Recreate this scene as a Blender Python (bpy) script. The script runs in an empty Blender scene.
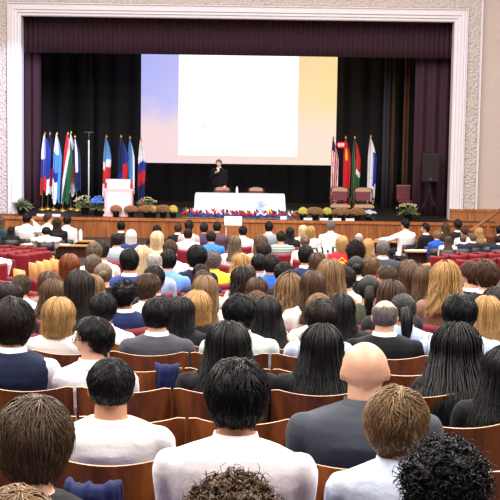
import bpy, math, random
import numpy as np
from mathutils import Vector, Matrix, Euler, Quaternion
from mathutils import noise as mnoise

C = bpy.context.scene.collection
PI = math.pi
R = math.radians
RND = random.Random(7)

# ------------------------------------------------------------------ camera
FPX = 1500.0
EYE = 5.40
PITCH = math.atan(175.0 / FPX)
ROLL = R(0.85)
cam_d = bpy.data.cameras.new('camera')
cam = bpy.data.objects.new('camera', cam_d)
C.objects.link(cam)
cam_d.sensor_width = 36.0
cam_d.lens = FPX / 500.0 * 36.0
cam_d.clip_end = 200
cam_d.clip_start = 0.05
cam.location = (0, 0, EYE)
fw = Vector((0, math.cos(PITCH), -math.sin(PITCH)))
rt = Vector((1, 0, 0))
up = rt.cross(fw)
MR = Matrix((rt, up, -fw)).transposed()
MR = MR @ Matrix.Rotation(ROLL, 3, 'Z')
cam.rotation_euler = MR.to_euler()
bpy.context.scene.camera = cam


def at(px, py, Y):
    """the point at distance Y along the hall that lies on the line of sight through (px, py)"""
    d = MR @ Vector(((px - 250) / FPX, (250 - py) / FPX, -1.0))
    return cam.location + d * (Y / d.y)


# ------------------------------------------------------------------ hall profile
D0, DS, NROW = 3.24, 0.77, 49
CT = [(2.0, 1.24), (3.24, 1.28), (4.01, 1.36), (4.78, 1.405), (5.55, 1.447), (6.32, 1.465), (7.09, 1.50), (7.86, 1.551), (8.63, 1.611),
      (10, 1.777), (14, 2.14), (31.8, 3.75), (41, 4.44), (41.8, 4.55), (60, 4.55)]


def lerp_tab(tab, x):
    if x <= tab[0][0]:
        return tab[0][1]
    for (a, b), (c, d) in zip(tab, tab[1:]):
        if x <= c:
            return b + (d - b) * (x - a) / (c - a)
    return tab[-1][1]


def row_y(k):
    return D0 + DS * k


def row_z(k):
    return EYE - lerp_tab(CT, row_y(k)) - 0.85


def floor_z(y):
    k = int(math.floor((y + 0.12 - D0) / DS))
    k = max(-2, k)
    return row_z(min(k, NROW)) if k < NROW else 0.0


# ------------------------------------------------------------------ materials
def lin(h):
    h = h.lstrip('#')
    out = []
    for i in (0, 2, 4):
        c = int(h[i:i + 2], 16) / 255
        out.append(c / 12.92 if c <= 0.04045 else ((c + 0.055) / 1.055) ** 2.4)
    return (*out, 1.0)


def newmat(name):
    m = bpy.data.materials.new(name)
    m.use_nodes = True
    nt = m.node_tree
    return m, nt, nt.nodes['Principled BSDF']


def N(nt, t, **kw):
    n = nt.nodes.new(t)
    for k, v in kw.items():
        setattr(n, k, v)
    return n


def plain(name, col, rough=0.6, metal=0.0, var=0.12, scale=8.0, bump=0.0, emit=None, es=1.0, spec=0.5):
    m, nt, b = newmat(name)
    c = lin(col) if isinstance(col, str) else col
    tc = N(nt, 'ShaderNodeTexCoord')
    nz = N(nt, 'ShaderNodeTexNoise')
    nz.inputs['Scale'].default_value = scale
    nt.links.new(tc.outputs['Object'], nz.inputs['Vector'])
    mx = N(nt, 'ShaderNodeMix', data_type='RGBA')
    mx.inputs[6].default_value = tuple(x * (1 - var) for x in c[:3]) + (1,)
    mx.inputs[7].default_value = tuple(min(1, x * (1 + var)) for x in c[:3]) + (1,)
    nt.links.new(nz.outputs['Fac'], mx.inputs[0])
    nt.links.new(mx.outputs[2], b.inputs['Base Color'])
    b.inputs['Roughness'].default_value = rough
    b.inputs['Metallic'].default_value = metal
    b.inputs['Specular IOR Level'].default_value = spec
    if bump:
        bp = N(nt, 'ShaderNodeBump')
        bp.inputs['Strength'].default_value = bump
        bp.inputs['Distance'].default_value = 0.01
        nt.links.new(nz.outputs['Fac'], bp.inputs['Height'])
        nt.links.new(bp.outputs[0], b.inputs['Normal'])
    if emit:
        b.inputs['Emission Color'].default_value = lin(emit)
        b.inputs['Emission Strength'].default_value = es
    return m


def wood(name, c1, c2, rough=0.45, sc=(3, 3, 0.4), axis_scale=6.0):
    m, nt, b = newmat(name)
    tc = N(nt, 'ShaderNodeTexCoord')
    oi = N(nt, 'ShaderNodeObjectInfo')
    va = N(nt, 'ShaderNodeVectorMath', operation='ADD')
    mp = N(nt, 'ShaderNodeMapping')
    mp.inputs['Scale'].default_value = sc
    nt.links.new(tc.outputs['Object'], va.inputs[0])
    sm = N(nt, 'ShaderNodeMath', operation='MULTIPLY')
    sm.inputs[1].default_value = 31.0
    nt.links.new(oi.outputs['Random'], sm.inputs[0])
    nt.links.new(sm.outputs[0], va.inputs[1])
    nt.links.new(va.outputs[0], mp.inputs['Vector'])
    nz = N(nt, 'ShaderNodeTexNoise')
    nz.inputs['Scale'].default_value = axis_scale
    nz.inputs['Detail'].default_value = 6
    nt.links.new(mp.outputs[0], nz.inputs['Vector'])
    rp = N(nt, 'ShaderNodeValToRGB')
    rp.color_ramp.elements[0].position = 0.3
    rp.color_ramp.elements[0].color = lin(c1)
    rp.color_ramp.elements[1].position = 0.7
    rp.color_ramp.elements[1].color = lin(c2)
    nt.links.new(nz.outputs['Fac'], rp.inputs[0])
    # every plank or panel a little different
    hs = N(nt, 'ShaderNodeHueSaturation')
    mr = N(nt, 'ShaderNodeMapRange')
    mr.inputs[3].default_value = 0.75
    mr.inputs[4].default_value = 1.15
    nt.links.new(oi.outputs['Random'], mr.inputs[0])
    nt.links.new(mr.outputs[0], hs.inputs['Value'])
    nt.links.new(rp.outputs[0], hs.inputs['Color'])
    nt.links.new(hs.outputs[0], b.inputs['Base Color'])
    b.inputs['Roughness'].default_value = rough
    return m


def objcol(name, rough, kind):
    """material whose colour is the object's own colour; 'tone' is a per-lock variation of hair"""
    m, nt, b = newmat(name)
    oi = N(nt, 'ShaderNodeObjectInfo')
    hs = N(nt, 'ShaderNodeHueSaturation')
    nt.links.new(oi.outputs['Color'], hs.inputs['Color'])
    nt.links.new(hs.outputs[0], b.inputs['Base Color'])
    b.inputs['Roughness'].default_value = rough
    tc = N(nt, 'ShaderNodeTexCoord')
    mr = N(nt, 'ShaderNodeMapRange')
    if kind == 'hair':
        a = N(nt, 'ShaderNodeAttribute', attribute_name='tone')
        mr.inputs[3].default_value = 0.55
        mr.inputs[4].default_value = 1.5
        nt.links.new(a.outputs['Fac'], mr.inputs[0])
        b.inputs['Specular IOR Level'].default_value = 0.32
        nz = N(nt, 'ShaderNodeTexNoise')
        nz.inputs['Scale'].default_value = 160
        nt.links.new(tc.outputs['Object'], nz.inputs['Vector'])
        bp = N(nt, 'ShaderNodeBump')
        bp.inputs['Strength'].default_value = 0.35
        bp.inputs['Distance'].default_value = 0.004
        nt.links.new(nz.outputs['Fac'], bp.inputs['Height'])
        nt.links.new(bp.outputs[0], b.inputs['Normal'])
    else:
        nz = N(nt, 'ShaderNodeTexNoise')
        nz.inputs['Scale'].default_value = 14 if kind == 'skin' else 9
        nz.inputs['Detail'].default_value = 4
        nt.links.new(tc.outputs['Object'], nz.inputs['Vector'])
        mr.inputs[3].default_value = 0.88
        mr.inputs[4].default_value = 1.1
        nt.links.new(nz.outputs['Fac'], mr.inputs[0])
        if kind == 'cloth':
            b.inputs['Specular IOR Level'].default_value = 0.2
            b.inputs['Sheen Weight'].default_value = 0.03
            bp = N(nt, 'ShaderNodeBump')
            bp.inputs['Strength'].default_value = 0.6
            bp.inputs['Distance'].default_value = 0.02
            nt.links.new(nz.outputs['Fac'], bp.inputs['Height'])
            nt.links.new(bp.outputs[0], b.inputs['Normal'])
        else:
            b.inputs['Subsurface Weight'].default_value = 0.08
            b.inputs['Subsurface Radius'].default_value = (0.02, 0.008, 0.004)
    nt.links.new(mr.outputs[0], hs.inputs['Value'])
    return m


M = {}
M['hair'] = objcol('hair', 0.46, 'hair')
M['skin'] = objcol('skin', 0.5, 'skin')
M['cloth'] = objcol('cloth', 0.85, 'cloth')
M['eye'] = plain('eye', '#1a1412', 0.2)
M['eyewhite'] = plain('eyewhite', '#d8d2cc', 0.3)
M['lip'] = plain('lip', '#a05a50', 0.5)
M['shoe'] = plain('shoe_leather', '#1a1614', 0.4)
M['wood_seat'] = wood('seat_plywood', '#6c3412', '#a45c24', 0.38)
M['ply_edge'] = plain('plywood_edge', '#c9a484', 0.5)
M['blue_pad'] = plain('blue_upholstery', '#1c2c66', 0.85, bump=0.3)
M['iron'] = plain('cast_iron', '#2a2422', 0.5, 0.6)
M['red_seat'] = plain('red_upholstery', '#821222', 0.6, bump=0.2)
M['red_dark'] = plain('dark_red_upholstery', '#5c0c18', 0.7, bump=0.2)
M['tan_panel'] = wood('pale_oak', '#b58446', '#cf9f60', 0.4)
M['stage_wood'] = wood('stage_front_wood', '#8c4a1c', '#b8703a', 0.45, sc=(2.2, 2.2, 0.25))
M['wainscot'] = wood('wainscot_wood', '#8a4c24', '#b07444', 0.45, sc=(2.2, 2.2, 0.25))
M['stage_floor'] = wood('stage_floor_wood', '#211b1a', '#2e2622', 0.5, sc=(1, 0.3, 1))
M['plaster'] = plain('wall_plaster', '#c4b4ac', 0.8, var=0.05, scale=2)
M['moulding'] = plain('moulding_plaster', '#e2dce2', 0.6, var=0.03, scale=3)
M['carpet'] = plain('red_carpet', '#7a1c2a', 0.95, var=0.35, scale=30)
M['concrete'] = plain('hall_floor', '#4a3a36', 0.7, var=0.2, scale=6)
M['velvet'] = plain('maroon_velvet', '#341524', 0.8, var=0.15, scale=5)
M['black_velvet'] = plain('black_velvet', '#0e0e12', 0.85, var=0.2, scale=5)
M['brown_drape'] = plain('brown_drape', '#5a3a26', 0.8, var=0.2, scale=5)
M['grey_drape'] = plain('grey_drape', '#3a3a42', 0.8, var=0.2, scale=5)
M['white_cloth'] = plain('white_cloth', '#eceaf2', 0.8, var=0.03)
M['blue_cloth'] = plain('blue_cloth', '#3458b8', 0.8)
M['white_paint'] = plain('white_paint', '#efe6ea', 0.5, var=0.03)
M['podium'] = plain('podium_pale_pink', '#eebcc6', 0.5, var=0.04)
M['podium_panel'] = plain('podium_panel', '#f2dde2', 0.5, var=0.04)
M['black'] = plain('black_plastic', '#141416', 0.5)
M['dark_wood'] = wood('dark_carved_wood', '#2c1810', '#4a2a1a', 0.4)
M['chair_fabric'] = plain('tan_brocade', '#b08a70', 0.8, var=0.25, scale=40)
M['brass'] = plain('brass', '#c8a050', 0.35, 0.8)
M['pole_wood'] = plain('pole_wood', '#8a6a48', 0.5)
M['leaf'] = plain('leaf_green', '#6f7a50', 0.6, var=0.4, scale=20)
M['leaf_pale'] = plain('leaf_pale', '#a8a880', 0.6, var=0.3, scale=20)
M['mum_brown'] = plain('mum_brown', '#9a6a48', 0.8, var=0.4, scale=40)
M['mum_yellow'] = plain('mum_yellow', '#b8b050', 0.8, var=0.3, scale=40)
M['blue_flower'] = plain('blue_flower', '#5a80d8', 0.7, var=0.4, scale=30)
M['paleblue_flower'] = plain('paleblue_flower', '#c0d0f0', 0.7, var=0.25, scale=30)
M['pot'] = plain('dark_pot', '#2c2626', 0.5)
M['paper'] = plain('paper', '#f2f0ec', 0.8, var=0.02)
M['bottle'] = plain('bottle_plastic', '#e4e8ec', 0.25)
M['grey_plastic'] = plain('grey_plastic', '#6a6a6e', 0.4)
M['sign_red'] = plain('sign_red', '#c81420', 0.4, emit='#e02028', es=0.8)
M['sign_white'] = plain('sign_white', '#ffd8d8', 0.4, emit='#ffd8d8', es=0.9)
M['maroon_box'] = plain('maroon_leather', '#6a2c34', 0.5)
for nm, c in dict(f_red='#c8202c', f_white='#e8e8ee', f_blue='#2038a0', f_light='#5a9ad8', f_green='#1e5a34', f_black='#18181a',
                  f_orange='#e08a48', f_navy='#182458', f_gold='#e8b830').items():
    M[nm] = plain('flag_' + nm[2:], c, 0.75, var=0.08)


def pattern(name, kind):
    m, nt, b = newmat(name)
    tc = N(nt, 'ShaderNodeTexCoord')
    if kind == 'plaid':
        fs = []
        for ax, s in (('X', 11), ('Z', 11)):
            w = N(nt, 'ShaderNodeTexWave', bands_direction=ax, wave_profile='SAW')
            w.inputs['Scale'].default_value = s * 0.16
            nt.links.new(tc.outputs['Object'], w.inputs['Vector'])
            g = N(nt, 'ShaderNodeMath', operation='GREATER_THAN')
            g.inputs[1].default_value = 0.68
            nt.links.new(w.outputs['Fac'], g.inputs[0])
            fs.append(g)
        ad = N(nt, 'ShaderNodeMath', operation='ADD')
        nt.links.new(fs[0].outputs[0], ad.inputs[0])
        nt.links.new(fs[1].outputs[0], ad.inputs[1])
        mu = N(nt, 'ShaderNodeMath', operation='MULTIPLY')
        mu.inputs[1].default_value = 0.5
        nt.links.new(ad.outputs[0], mu.inputs[0])
        cols = ('#f0e8e0', '#4a3a38')
        src = mu
    else:
        w = N(nt, 'ShaderNodeTexWave', bands_direction='X' if kind != 'hstripe' else 'Z')
        w.inputs['Scale'].default_value = {'zebra': 3.0, 'hstripe': 5.5}[kind]
        w.inputs['Distortion'].default_value = 1.5 if kind == 'zebra' else 0
        nt.links.new(tc.outputs['Object'], w.inputs['Vector'])
        src = w
        cols = {'zebra': ('#101012', '#f0f0f0'), 'hstripe': ('#6e7472', '#a8aeaa')}[kind]
    rp = N(nt, 'ShaderNodeValToRGB')
    if kind == 'zebra':
        rp.color_ramp.elements[0].position = 0.45
        rp.color_ramp.elements[1].position = 0.55
    rp.color_ramp.elements[0].color = lin(cols[0])
    rp.color_ramp.elements[1].color = lin(cols[1])
    nt.links.new(src.outputs[0], rp.inputs[0])
    nt.links.new(rp.outputs[0], b.inputs['Base Color'])
    b.inputs['Roughness'].default_value = 0.85
    return m


M['plaid'] = pattern('plaid_cloth', 'plaid')
M['zebra'] = pattern('zebra_cloth', 'zebra')
M['hstripe'] = pattern('striped_cloth', 'hstripe')

# ornate band of the proscenium: raised plaster relief
m, nt, b = newmat('ornate_plaster')
tc = N(nt, 'ShaderNodeTexCoord')
vo = N(nt, 'ShaderNodeTexVoronoi')
vo.inputs['Scale'].default_value = 13.0
nt.links.new(tc.outputs['Object'], vo.inputs['Vector'])
rp = N(nt, 'ShaderNodeValToRGB')
rp.color_ramp.elements[0].color = lin('#d2c9c8')
rp.color_ramp.elements[1].color = lin('#c2b5af')
rp.color_ramp.elements[1].position = 0.7
nt.links.new(vo.outputs['Distance'], rp.inputs[0])
nt.links.new(rp.outputs[0], b.inputs['Base Color'])
bp = N(nt, 'ShaderNodeBump')
bp.inputs['Strength'].default_value = 0.8
bp.inputs['Distance'].default_value = 0.06
nt.links.new(vo.outputs['Distance'], bp.inputs['Height'])
nt.links.new(bp.outputs[0], b.inputs['Normal'])
b.inputs['Roughness'].default_value = 0.8
M['ornate'] = m


# ------------------------------------------------------------------ mesh helpers
class MB:
    def __init__(self):
        self.v, self.f, self.mi, self.tone = [], [], [], []

    def add(self, vs, fs, mi=0, tone=0.5):
        b = len(self.v)
        self.v += [tuple(v) for v in vs]
        self.f += [tuple(b + i for i in f) for f in fs]
        self.mi += [mi] * len(fs)
        self.tone += [tone] * len(vs)

    def box(self, lo, hi, mi=0, mat=None):
        (a, b_, c), (d, e, f) = lo, hi
        vs = [Vector(p) for p in ((a, b_, c), (d, b_, c), (d, e, c), (a, e, c), (a, b_, f), (d, b_, f), (d, e, f), (a, e, f))]
        if mat:
            vs = [mat @ v for v in vs]
        self.add(vs, [(0, 3, 2, 1), (4, 5, 6, 7), (0, 1, 5, 4), (1, 2, 6, 5), (2, 3, 7, 6), (3, 0, 4, 7)], mi)

    def rings(self, rings, mi=0, cap=True, closed=True, tone=0.5):
        n = len(rings[0])
        vs = [p for r in rings for p in r]
        fs = []
        m = n if closed else n - 1
        for i in range(len(rings) - 1):
            for j in range(m):
                k = (j + 1) % n
                fs.append((i * n + j, i * n + k, (i + 1) * n + k, (i + 1) * n + j))
        if cap and closed:
            fs.append(tuple(reversed(range(n))))
            fs.append(tuple(range((len(rings) - 1) * n, len(rings) * n)))
        self.add(vs, fs, mi, tone)

    def tube(self, pts, rad, n=10, mi=0, round_ends=False, flat=(1, 1)):
        pts = [Vector(p) for p in pts]
        if not hasattr(rad, '__len__'):
            rad = [rad] * len(pts)
        P, Q = list(pts), list(rad)
        if round_ends:
            d0 = (pts[0] - pts[1]).normalized()
            d1 = (pts[-1] - pts[-2]).normalized()
            a, r = pts[0], rad[0]
            e, s = pts[-1], rad[-1]
            P = [a + d0 * r * 0.97, a + d0 * r * 0.7] + P + [e + d1 * s * 0.7, e + d1 * s * 0.97]
            Q = [r * 0.25, r * 0.72] + Q + [s * 0.72, s * 0.25]
        rings = []
        prev = None
        for i, p in enumerate(P):
            t = (P[min(i + 1, len(P) - 1)] - P[max(i - 1, 0)])
            t = t.normalized() if t.length > 1e-9 else Vector((0, 0, 1))
            if prev is None:
                ref = Vector((0, 0, 1)) if abs(t.z) < 0.9 else Vector((1, 0, 0))
                u = t.cross(ref).normalized()
            else:
                u = (prev - t * prev.dot(t))
                u = u.normalized() if u.length > 1e-6 else t.orthogonal().normalized()
            prev = u
            w = t.cross(u)
            rings.append([p + (u * math.cos(2 * PI * j / n) * flat[0] + w * math.sin(2 * PI * j / n) * flat[1]) * Q[i] for j in range(n)])
        self.rings(rings, mi)

    def ell(self, c, r, nu=16, nv=10, mi=0, rot=None, fn=None):
        c = Vector(c)
        rings = []
        for i in range(1, nv):
            th = PI * i / nv
            ring = []
            for j in range(nu):
                ph = 2 * PI * j / nu
                d = Vector((math.sin(th) * math.cos(ph), math.sin(th) * math.sin(ph), -math.cos(th)))
                p = Vector((d.x * r[0], d.y * r[1], d.z * r[2])) if fn is None else fn(d)
                if rot:
                    p = rot @ p
                ring.append(c + p)
            rings.append(ring)
        self.rings(rings, mi)

    def lathe(self, prof, c=(0, 0, 0), n=16, mi=0):
        self.rings([[Vector((c[0] + r * math.cos(2 * PI * j / n), c[1] + r * math.sin(2 * PI * j / n), c[2] + z)) for j in range(n)]
                    for r, z in prof], mi)

    def mesh(self, name, mats, smooth=True):
        me = bpy.data.meshes.new(name)
        me.from_pydata(self.v, [], self.f)
        for mm in mats:
            me.materials.append(mm)
        if me.polygons:
            me.polygons.foreach_set('material_index', self.mi)
            me.polygons.foreach_set('use_smooth', [smooth] * len(me.polygons))
        at_ = me.attributes.new('tone', 'FLOAT', 'POINT')
        at_.data.foreach_set('value', self.tone)
        me.update()
        return me


def link(name, me, parent=None, loc=None):
    o = bpy.data.objects.new(name, me)
    C.objects.link(o)
    if parent:
        o.parent = parent
    if loc is not None:
        o.location = loc
    return o


def obj(name, mb, mat, parent=None, loc=None, smooth=False):
    return link(name, mb.mesh(name, mat if isinstance(mat, (list, tuple)) else [mat], smooth), parent, loc)


def tag(o, label=None, cat=None, group=None, kind=None):
    for k, v in (('label', label), ('category', cat), ('group', group), ('kind', kind)):
        if v:
            o[k] = v
    return o


def empty(name, loc, rz=0.0):
    o = bpy.data.objects.new(name, None)
    C.objects.link(o)
    o.location = loc
    o.rotation_euler = (0, 0, rz)
    o.empty_display_size = 0.1
    return o


def baked(mb, name, mats, voxel, smooth=4, faces=None, noise_amp=0.0):
    """union of overlapping lofts into one continuous skin"""
    tmp = obj('tmp_bake', mb, [mats[0]])
    md = tmp.modifiers.new('r', 'REMESH')
    md.mode = 'VOXEL'
    md.voxel_size = voxel
    md = tmp.modifiers.new('s', 'SMOOTH')
    md.iterations = smooth
    md.factor = 0.5
    bpy.context.view_layer.update()
    dg = bpy.context.evaluated_depsgraph_get()
    n = len(tmp.evaluated_get(dg).data.polygons)
    if faces and n > faces:
        md = tmp.modifiers.new('d', 'DECIMATE')
        md.ratio = faces / n
    dg.update()
    me = bpy.data.meshes.new_from_object(tmp.evaluated_get(dg))
    old = tmp.data
    bpy.data.objects.remove(tmp)
    bpy.data.meshes.remove(old)
    me.name = name
    me.materials.clear()
    for mm in mats:
        me.materials.append(mm)
    if noise_amp:
        for v in me.vertices:
            v.co += v.normal * noise_amp * mnoise.noise(v.co * 13.0)
    me.polygons.foreach_set('use_smooth', [True] * len(me.polygons))
    me.update()
    return me

# ------------------------------------------------------------------ people: bodies
HEAD = Vector((0, 0.235, 1.15))


def head_fn(d):
    x, y, z = d
    px, py, pz = 0.0775 * x, (0.095 if y > 0 else 0.1) * y, 0.117 * z
    if z > 0:
        px *= 1 + 0.09 * math.sin(PI * z)
        py *= 1 + 0.05 * math.sin(PI * z)
    if z < -0.15:                      # jaw
        t = min(1.0, (-z - 0.15) / 0.7)
        px *= 1 - 0.37 * t
        if y < 0:
            py *= 1 - 0.42 * t
        else:
            py *= 1 - 0.05 * t
    if y > 0:
        g = lambda cx, cz, s: math.exp(-(((x - cx) / s) ** 2 + ((z - cz) / s) ** 2))
        py += 0.024 * math.exp(-((x / 0.13) ** 2 + ((z + 0.2) / 0.17) ** 2)) + 0.008 * math.exp(-((x / 0.1) ** 2 + (z / 0.3) ** 2))
        py -= 0.012 * (g(0.4, 0.04, 0.2) + g(-0.4, 0.04, 0.2))
        py += 0.005 * (g(0.38, 0.26, 0.22) + g(-0.38, 0.26, 0.22))
        py += 0.006 * math.exp(-((x / 0.3) ** 2 + ((z + 0.52) / 0.09) ** 2))
        py += 0.008 * math.exp(-((x / 0.25) ** 2 + ((z + 0.92) / 0.15) ** 2))
    return Vector((px, py, pz))


def add_head(mb, c, rot, s=1.0):
    """head with nose, brow, mouth, chin and ears"""
    mb.ell(c, None, 40, 32, rot=rot, fn=lambda d: head_fn(d) * s)
    for sx in (-1, 1):
        er = rot @ Matrix.Rotation(sx * R(22), 3, 'Z') @ Matrix.Rotation(R(-12), 3, 'X')
        c2 = Vector(c) + rot @ Vector((sx * 0.0785 * s, -0.008, -0.008))
        mb.ell(c2, (0.009, 0.021, 0.034), 12, 8, rot=er)


def add_hand(mb, w, d, nrm, curl=0.5, thumb=1):
    """palm, four unequal bent fingers and a thumb from the side of the palm"""
    w, d, nrm = Vector(w), Vector(d).normalized(), Vector(nrm)
    s = d.cross(nrm).normalized()
    nrm = s.cross(d).normalized()
    for o in (-0.024, -0.008, 0.008, 0.024):
        mb.tube([w + s * o * 0.6, w + d * 0.085 + s * o], [0.014, 0.0125], 8, round_ends=True)
    for o, L in ((-0.03, 0.058), (-0.010, 0.074), (0.010, 0.08), (0.03, 0.07)):
        o *= thumb
        a = w + d * 0.08 + s * o
        d1 = (d * math.cos(curl * 0.5) - nrm * math.sin(curl * 0.5))
        d2 = (d * math.cos(curl * 1.3) - nrm * math.sin(curl * 1.3))
        d3 = (d * math.cos(curl * 2.0) - nrm * math.sin(curl * 2.0))
        b_ = a + d1 * L * 0.48
        c_ = b_ + d2 * L * 0.3
        mb.tube([a, b_, c_, c_ + d3 * L * 0.22], [0.0092, 0.0085, 0.008, 0.0068], 8, round_ends=True)
    a = w + d * 0.025 + s * 0.026 * thumb
    b_ = a + (d * 0.6 + s * 0.75 * thumb - nrm * 0.2).normalized() * 0.034
    c_ = b_ + (d * 0.9 + s * 0.25 * thumb - nrm * 0.3).normalized() * 0.028
    mb.tube([a, b_, c_], [0.0125, 0.0105, 0.008], 8, round_ends=True)


def oval(cx, cy, z, a, b_, n=24, sq=2.4):
    out = []
    for j in range(n):
        t = 2 * PI * j / n
        c, s = math.cos(t), math.sin(t)
        out.append(Vector((cx + a * math.copysign(abs(c) ** (2 / sq), c), cy + b_ * math.copysign(abs(s) ** (2 / sq), s), z)))
    return out


TORSO_SIT = [(0.475, 0.29, .175, .12), (0.55, 0.285, .18, .125), (0.64, 0.245, .158, .108), (0.78, 0.205, .165, .112), (0.88, 0.19, .18, .112),
             (0.935, 0.188, .188, .1), (0.975, 0.19, .165, .085), (1.0, 0.195, .115, .068), (1.02, 0.2, .075, .058)]
TORSO_STAND = [(0.86, 0.0, .165, .115), (0.95, 0.0, .175, .125), (1.08, 0.0, .155, .115), (1.2, -.005, .165, .12), (1.32, -.01, .182, .118),
               (1.38, -.01, .19, .1), (1.42, -.005, .165, .085), (1.45, 0, .115, .068), (1.475, .005, .075, .058)]

J_SIT = dict(torso=TORSO_SIT, head=HEAD, neck=[(0, .2, 1.0), (0, .222, 1.1)],
             armL=[(-.175, .185, .925), (-.205, .24, .70), (-.10, .475, .66)], armR=[(.175, .185, .925), (.205, .24, .70), (.10, .475, .66)],
             handL=((.25, .95, -.1), (0, .1, 1)), handR=((-.25, .95, -.1), (0, .1, 1)),
             legs=[[(-.09, .27, .57), (-.115, .64, .55), (-.12, .65, .09)], [(.09, .27, .57), (.115, .64, .55), (.12, .65, .09)]])
J_STAND = dict(torso=TORSO_STAND, head=Vector((0, .03, 1.62)), neck=[(0, .005, 1.45), (0, .018, 1.57)],
               armL=[(-.178, -.005, 1.375), (-.25, .02, 1.1), (-.3, .2, .92)], armR=[(.178, -.005, 1.375), (.23, .03, 1.13), (.06, .2, 1.3)],
               handL=((-.1, .55, -.6), (0, .6, .8)), handR=((-.6, .35, .5), (.3, .8, -.3)),
               legs=[[(-.09, 0, .9), (-.1, .02, .49), (-.11, 0, .08)], [(.09, 0, .9), (.1, .02, .49), (.11, 0, .08)]])


def jvar(base, **kw):
    d = dict(base)
    d.update(kw)
    return d


# poses: hands in the lap, chin in hand, hand at the ear, writing at a desk
J_CHIN = jvar(J_SIT, armR=[(.175, .185, .925), (.2, .43, .80), (.085, .36, 1.02)], handR=((-.25, -.05, 1), (0, -.9, 0)))
J_EAR = jvar(J_SIT, armR=[(.18, .185, .93), (.34, .27, .88), (.16, .25, 1.08)], handR=((-.6, 0, .8), (.8, -.2, .5)))
J_DESK = jvar(J_SIT, armL=[(-.175, .185, .925), (-.23, .33, .72), (-.1, .53, .80)], armR=[(.175, .185, .925), (.23, .33, .72), (.1, .53, .80)])
J_REACH = jvar(J_SIT, armL=[(-.18, .2, .93), (-.38, .35, .84), (-.56, .47, .83)], handL=((-.8, .5, .1), (0, 0, 1)))


def scaled_torso(T, f):
    g = lambda z: 1 + (f - 1) * min(1, max(0, (z - .62) / .26))
    return [(z, cy, a * (g(z) if a > .1 else 1), b_ * (0.5 + g(z) * 0.5)) for z, cy, a, b_ in T]


def body_mesh(name, J, turn=0.0, tilt=0.0, wide=1.0):
    mb = MB()
    T = scaled_torso(J['torso'], wide)
    mb.rings([oval(0, cy, z, a, b_) for z, cy, a, b_ in T])
    rot = Matrix.Rotation(-turn, 3, 'Z') @ Matrix.Rotation(-tilt, 3, 'X')
    n0, n1 = Vector(J['neck'][0]), Vector(J['neck'][1])
    mb.tube([n0 - Vector((0, 0, .03)), n0, n1, n1 + Vector((0, 0, .05))], [.068, .064, .06, .054], 16)
    add_head(mb, J['head'], rot)
    for key, hk, th in (('armL', 'handL', -1), ('armR', 'handR', 1)):
        a, e, w = [Vector(p) for p in J[key]]
        a.x *= wide
        mb.tube([a, a.lerp(e, .5), e, e.lerp(w, .35), w], [.054, .047, .041, .041, .027], 12, round_ends=True)
        add_hand(mb, w, *J[hk], curl=0.55, thumb=th)
    for h, k, an in J['legs']:
        h, k, an = Vector(h), Vector(k), Vector(an)
        mb.tube([h, h.lerp(k, .5), k, k.lerp(an, .35), an], [.088, .078, .058, .055, .036], 12, round_ends=True)
        mb.tube([an + Vector((0, -.03, -.03)), an + Vector((0, .06, -.045)), an + Vector((0, .15, -.06))], [.034, .036, .026], 10, round_ends=True)
    me = baked(mb, name, [M['skin'], M['eye'], M['eyewhite'], M['lip']], 0.0075, 3, 15000)
    inv = rot.inverted()
    mi = []
    for p in me.polygons:
        q = inv @ (Vector(p.center) - J['head'])
        k = 0
        if q.y > 0.05 and abs(q.z) < 0.2:
            e = math.hypot((abs(q.x) - .03) / 1.5, q.z - .004)
            if e < .0055:
                k = 1
            elif e < .0085:
                k = 2
            elif abs(q.z + .061) < .008 and abs(q.x) < .022:
                k = 3
        mi.append(k)
    me.polygons.foreach_set('material_index', mi)
    return me


def top_mesh(name, J, wide=1.0, fat=0.013, sleeve='long', mat='cloth', amp=0.004, low=None):
    mb = MB()
    T = scaled_torso(J['torso'], wide)
    zs = low if low is not None else T[0][0]
    rings = [oval(0, cy, z + (0.004 if i > 5 else 0), a + fat, b_ + fat) for i, (z, cy, a, b_) in enumerate(T) if z >= zs - 1e-6]
    # neck edge of the garment
    mb.rings(rings)
    for key in ('armL', 'armR'):
        a, e, w = [Vector(p) for p in J[key]]
        a.x *= wide
        if sleeve == 'long':
            w2 = e.lerp(w, .95)
            mb.tube([a, a.lerp(e, .5), e, e.lerp(w2, .5), w2], [.06 + fat * .7, .053 + fat * .7, .047 + fat * .7, .044 + fat * .6, .034 + fat * .6], 14, round_ends=True)
        elif sleeve == 'short':
            e2 = a.lerp(e, .72)
            mb.tube([a, a.lerp(e2, .5), e2], [.06 + fat * .7, .056 + fat * .7, .056 + fat * .8], 14, round_ends=True)
    return baked(mb, name, [M[mat]], 0.011, 5, 5000, amp)


def legs_mesh(name, J):
    mb = MB()
    T = J['torso']
    mb.rings([oval(0, cy, z, a + .012, b_ + .012) for z, cy, a, b_ in T[:2]] + [oval(0, T[1][1], T[1][0] + .07, T[2][2] + .01, T[2][3] + .012)])
    for h, k, an in J['legs']:
        h, k, an = Vector(h), Vector(k), Vector(an)
        mb.tube([h, h.lerp(k, .5), k, k.lerp(an, .4), an], [.1, .09, .072, .07, .06], 12, round_ends=False)
        mb.ell(k, (.072, .072, .072), 12, 8)
        mb.ell(h, (.1, .1, .1), 12, 8)
    return baked(mb, name, [M['cloth']], 0.014, 4, 2500, 0.003)


def shoe_mesh(name, J, i):
    mb = MB()
    an = Vector(J['legs'][i][2])
    z0 = an.z - .09
    secs = [(-.07, .035, .075), (-.03, .042, .1), (.05, .045, .075), (.12, .05, .055), (.17, .045, .045), (.2, .025, .03)]
    mb.rings([[Vector((an.x + w * math.cos(2 * PI * j / 12), an.y + y, z0 + h / 2 + h / 2 * math.sin(2 * PI * j / 12))) for j in range(12)] for y, w, h in secs])
    return mb.mesh(name, [M['shoe']])


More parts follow.
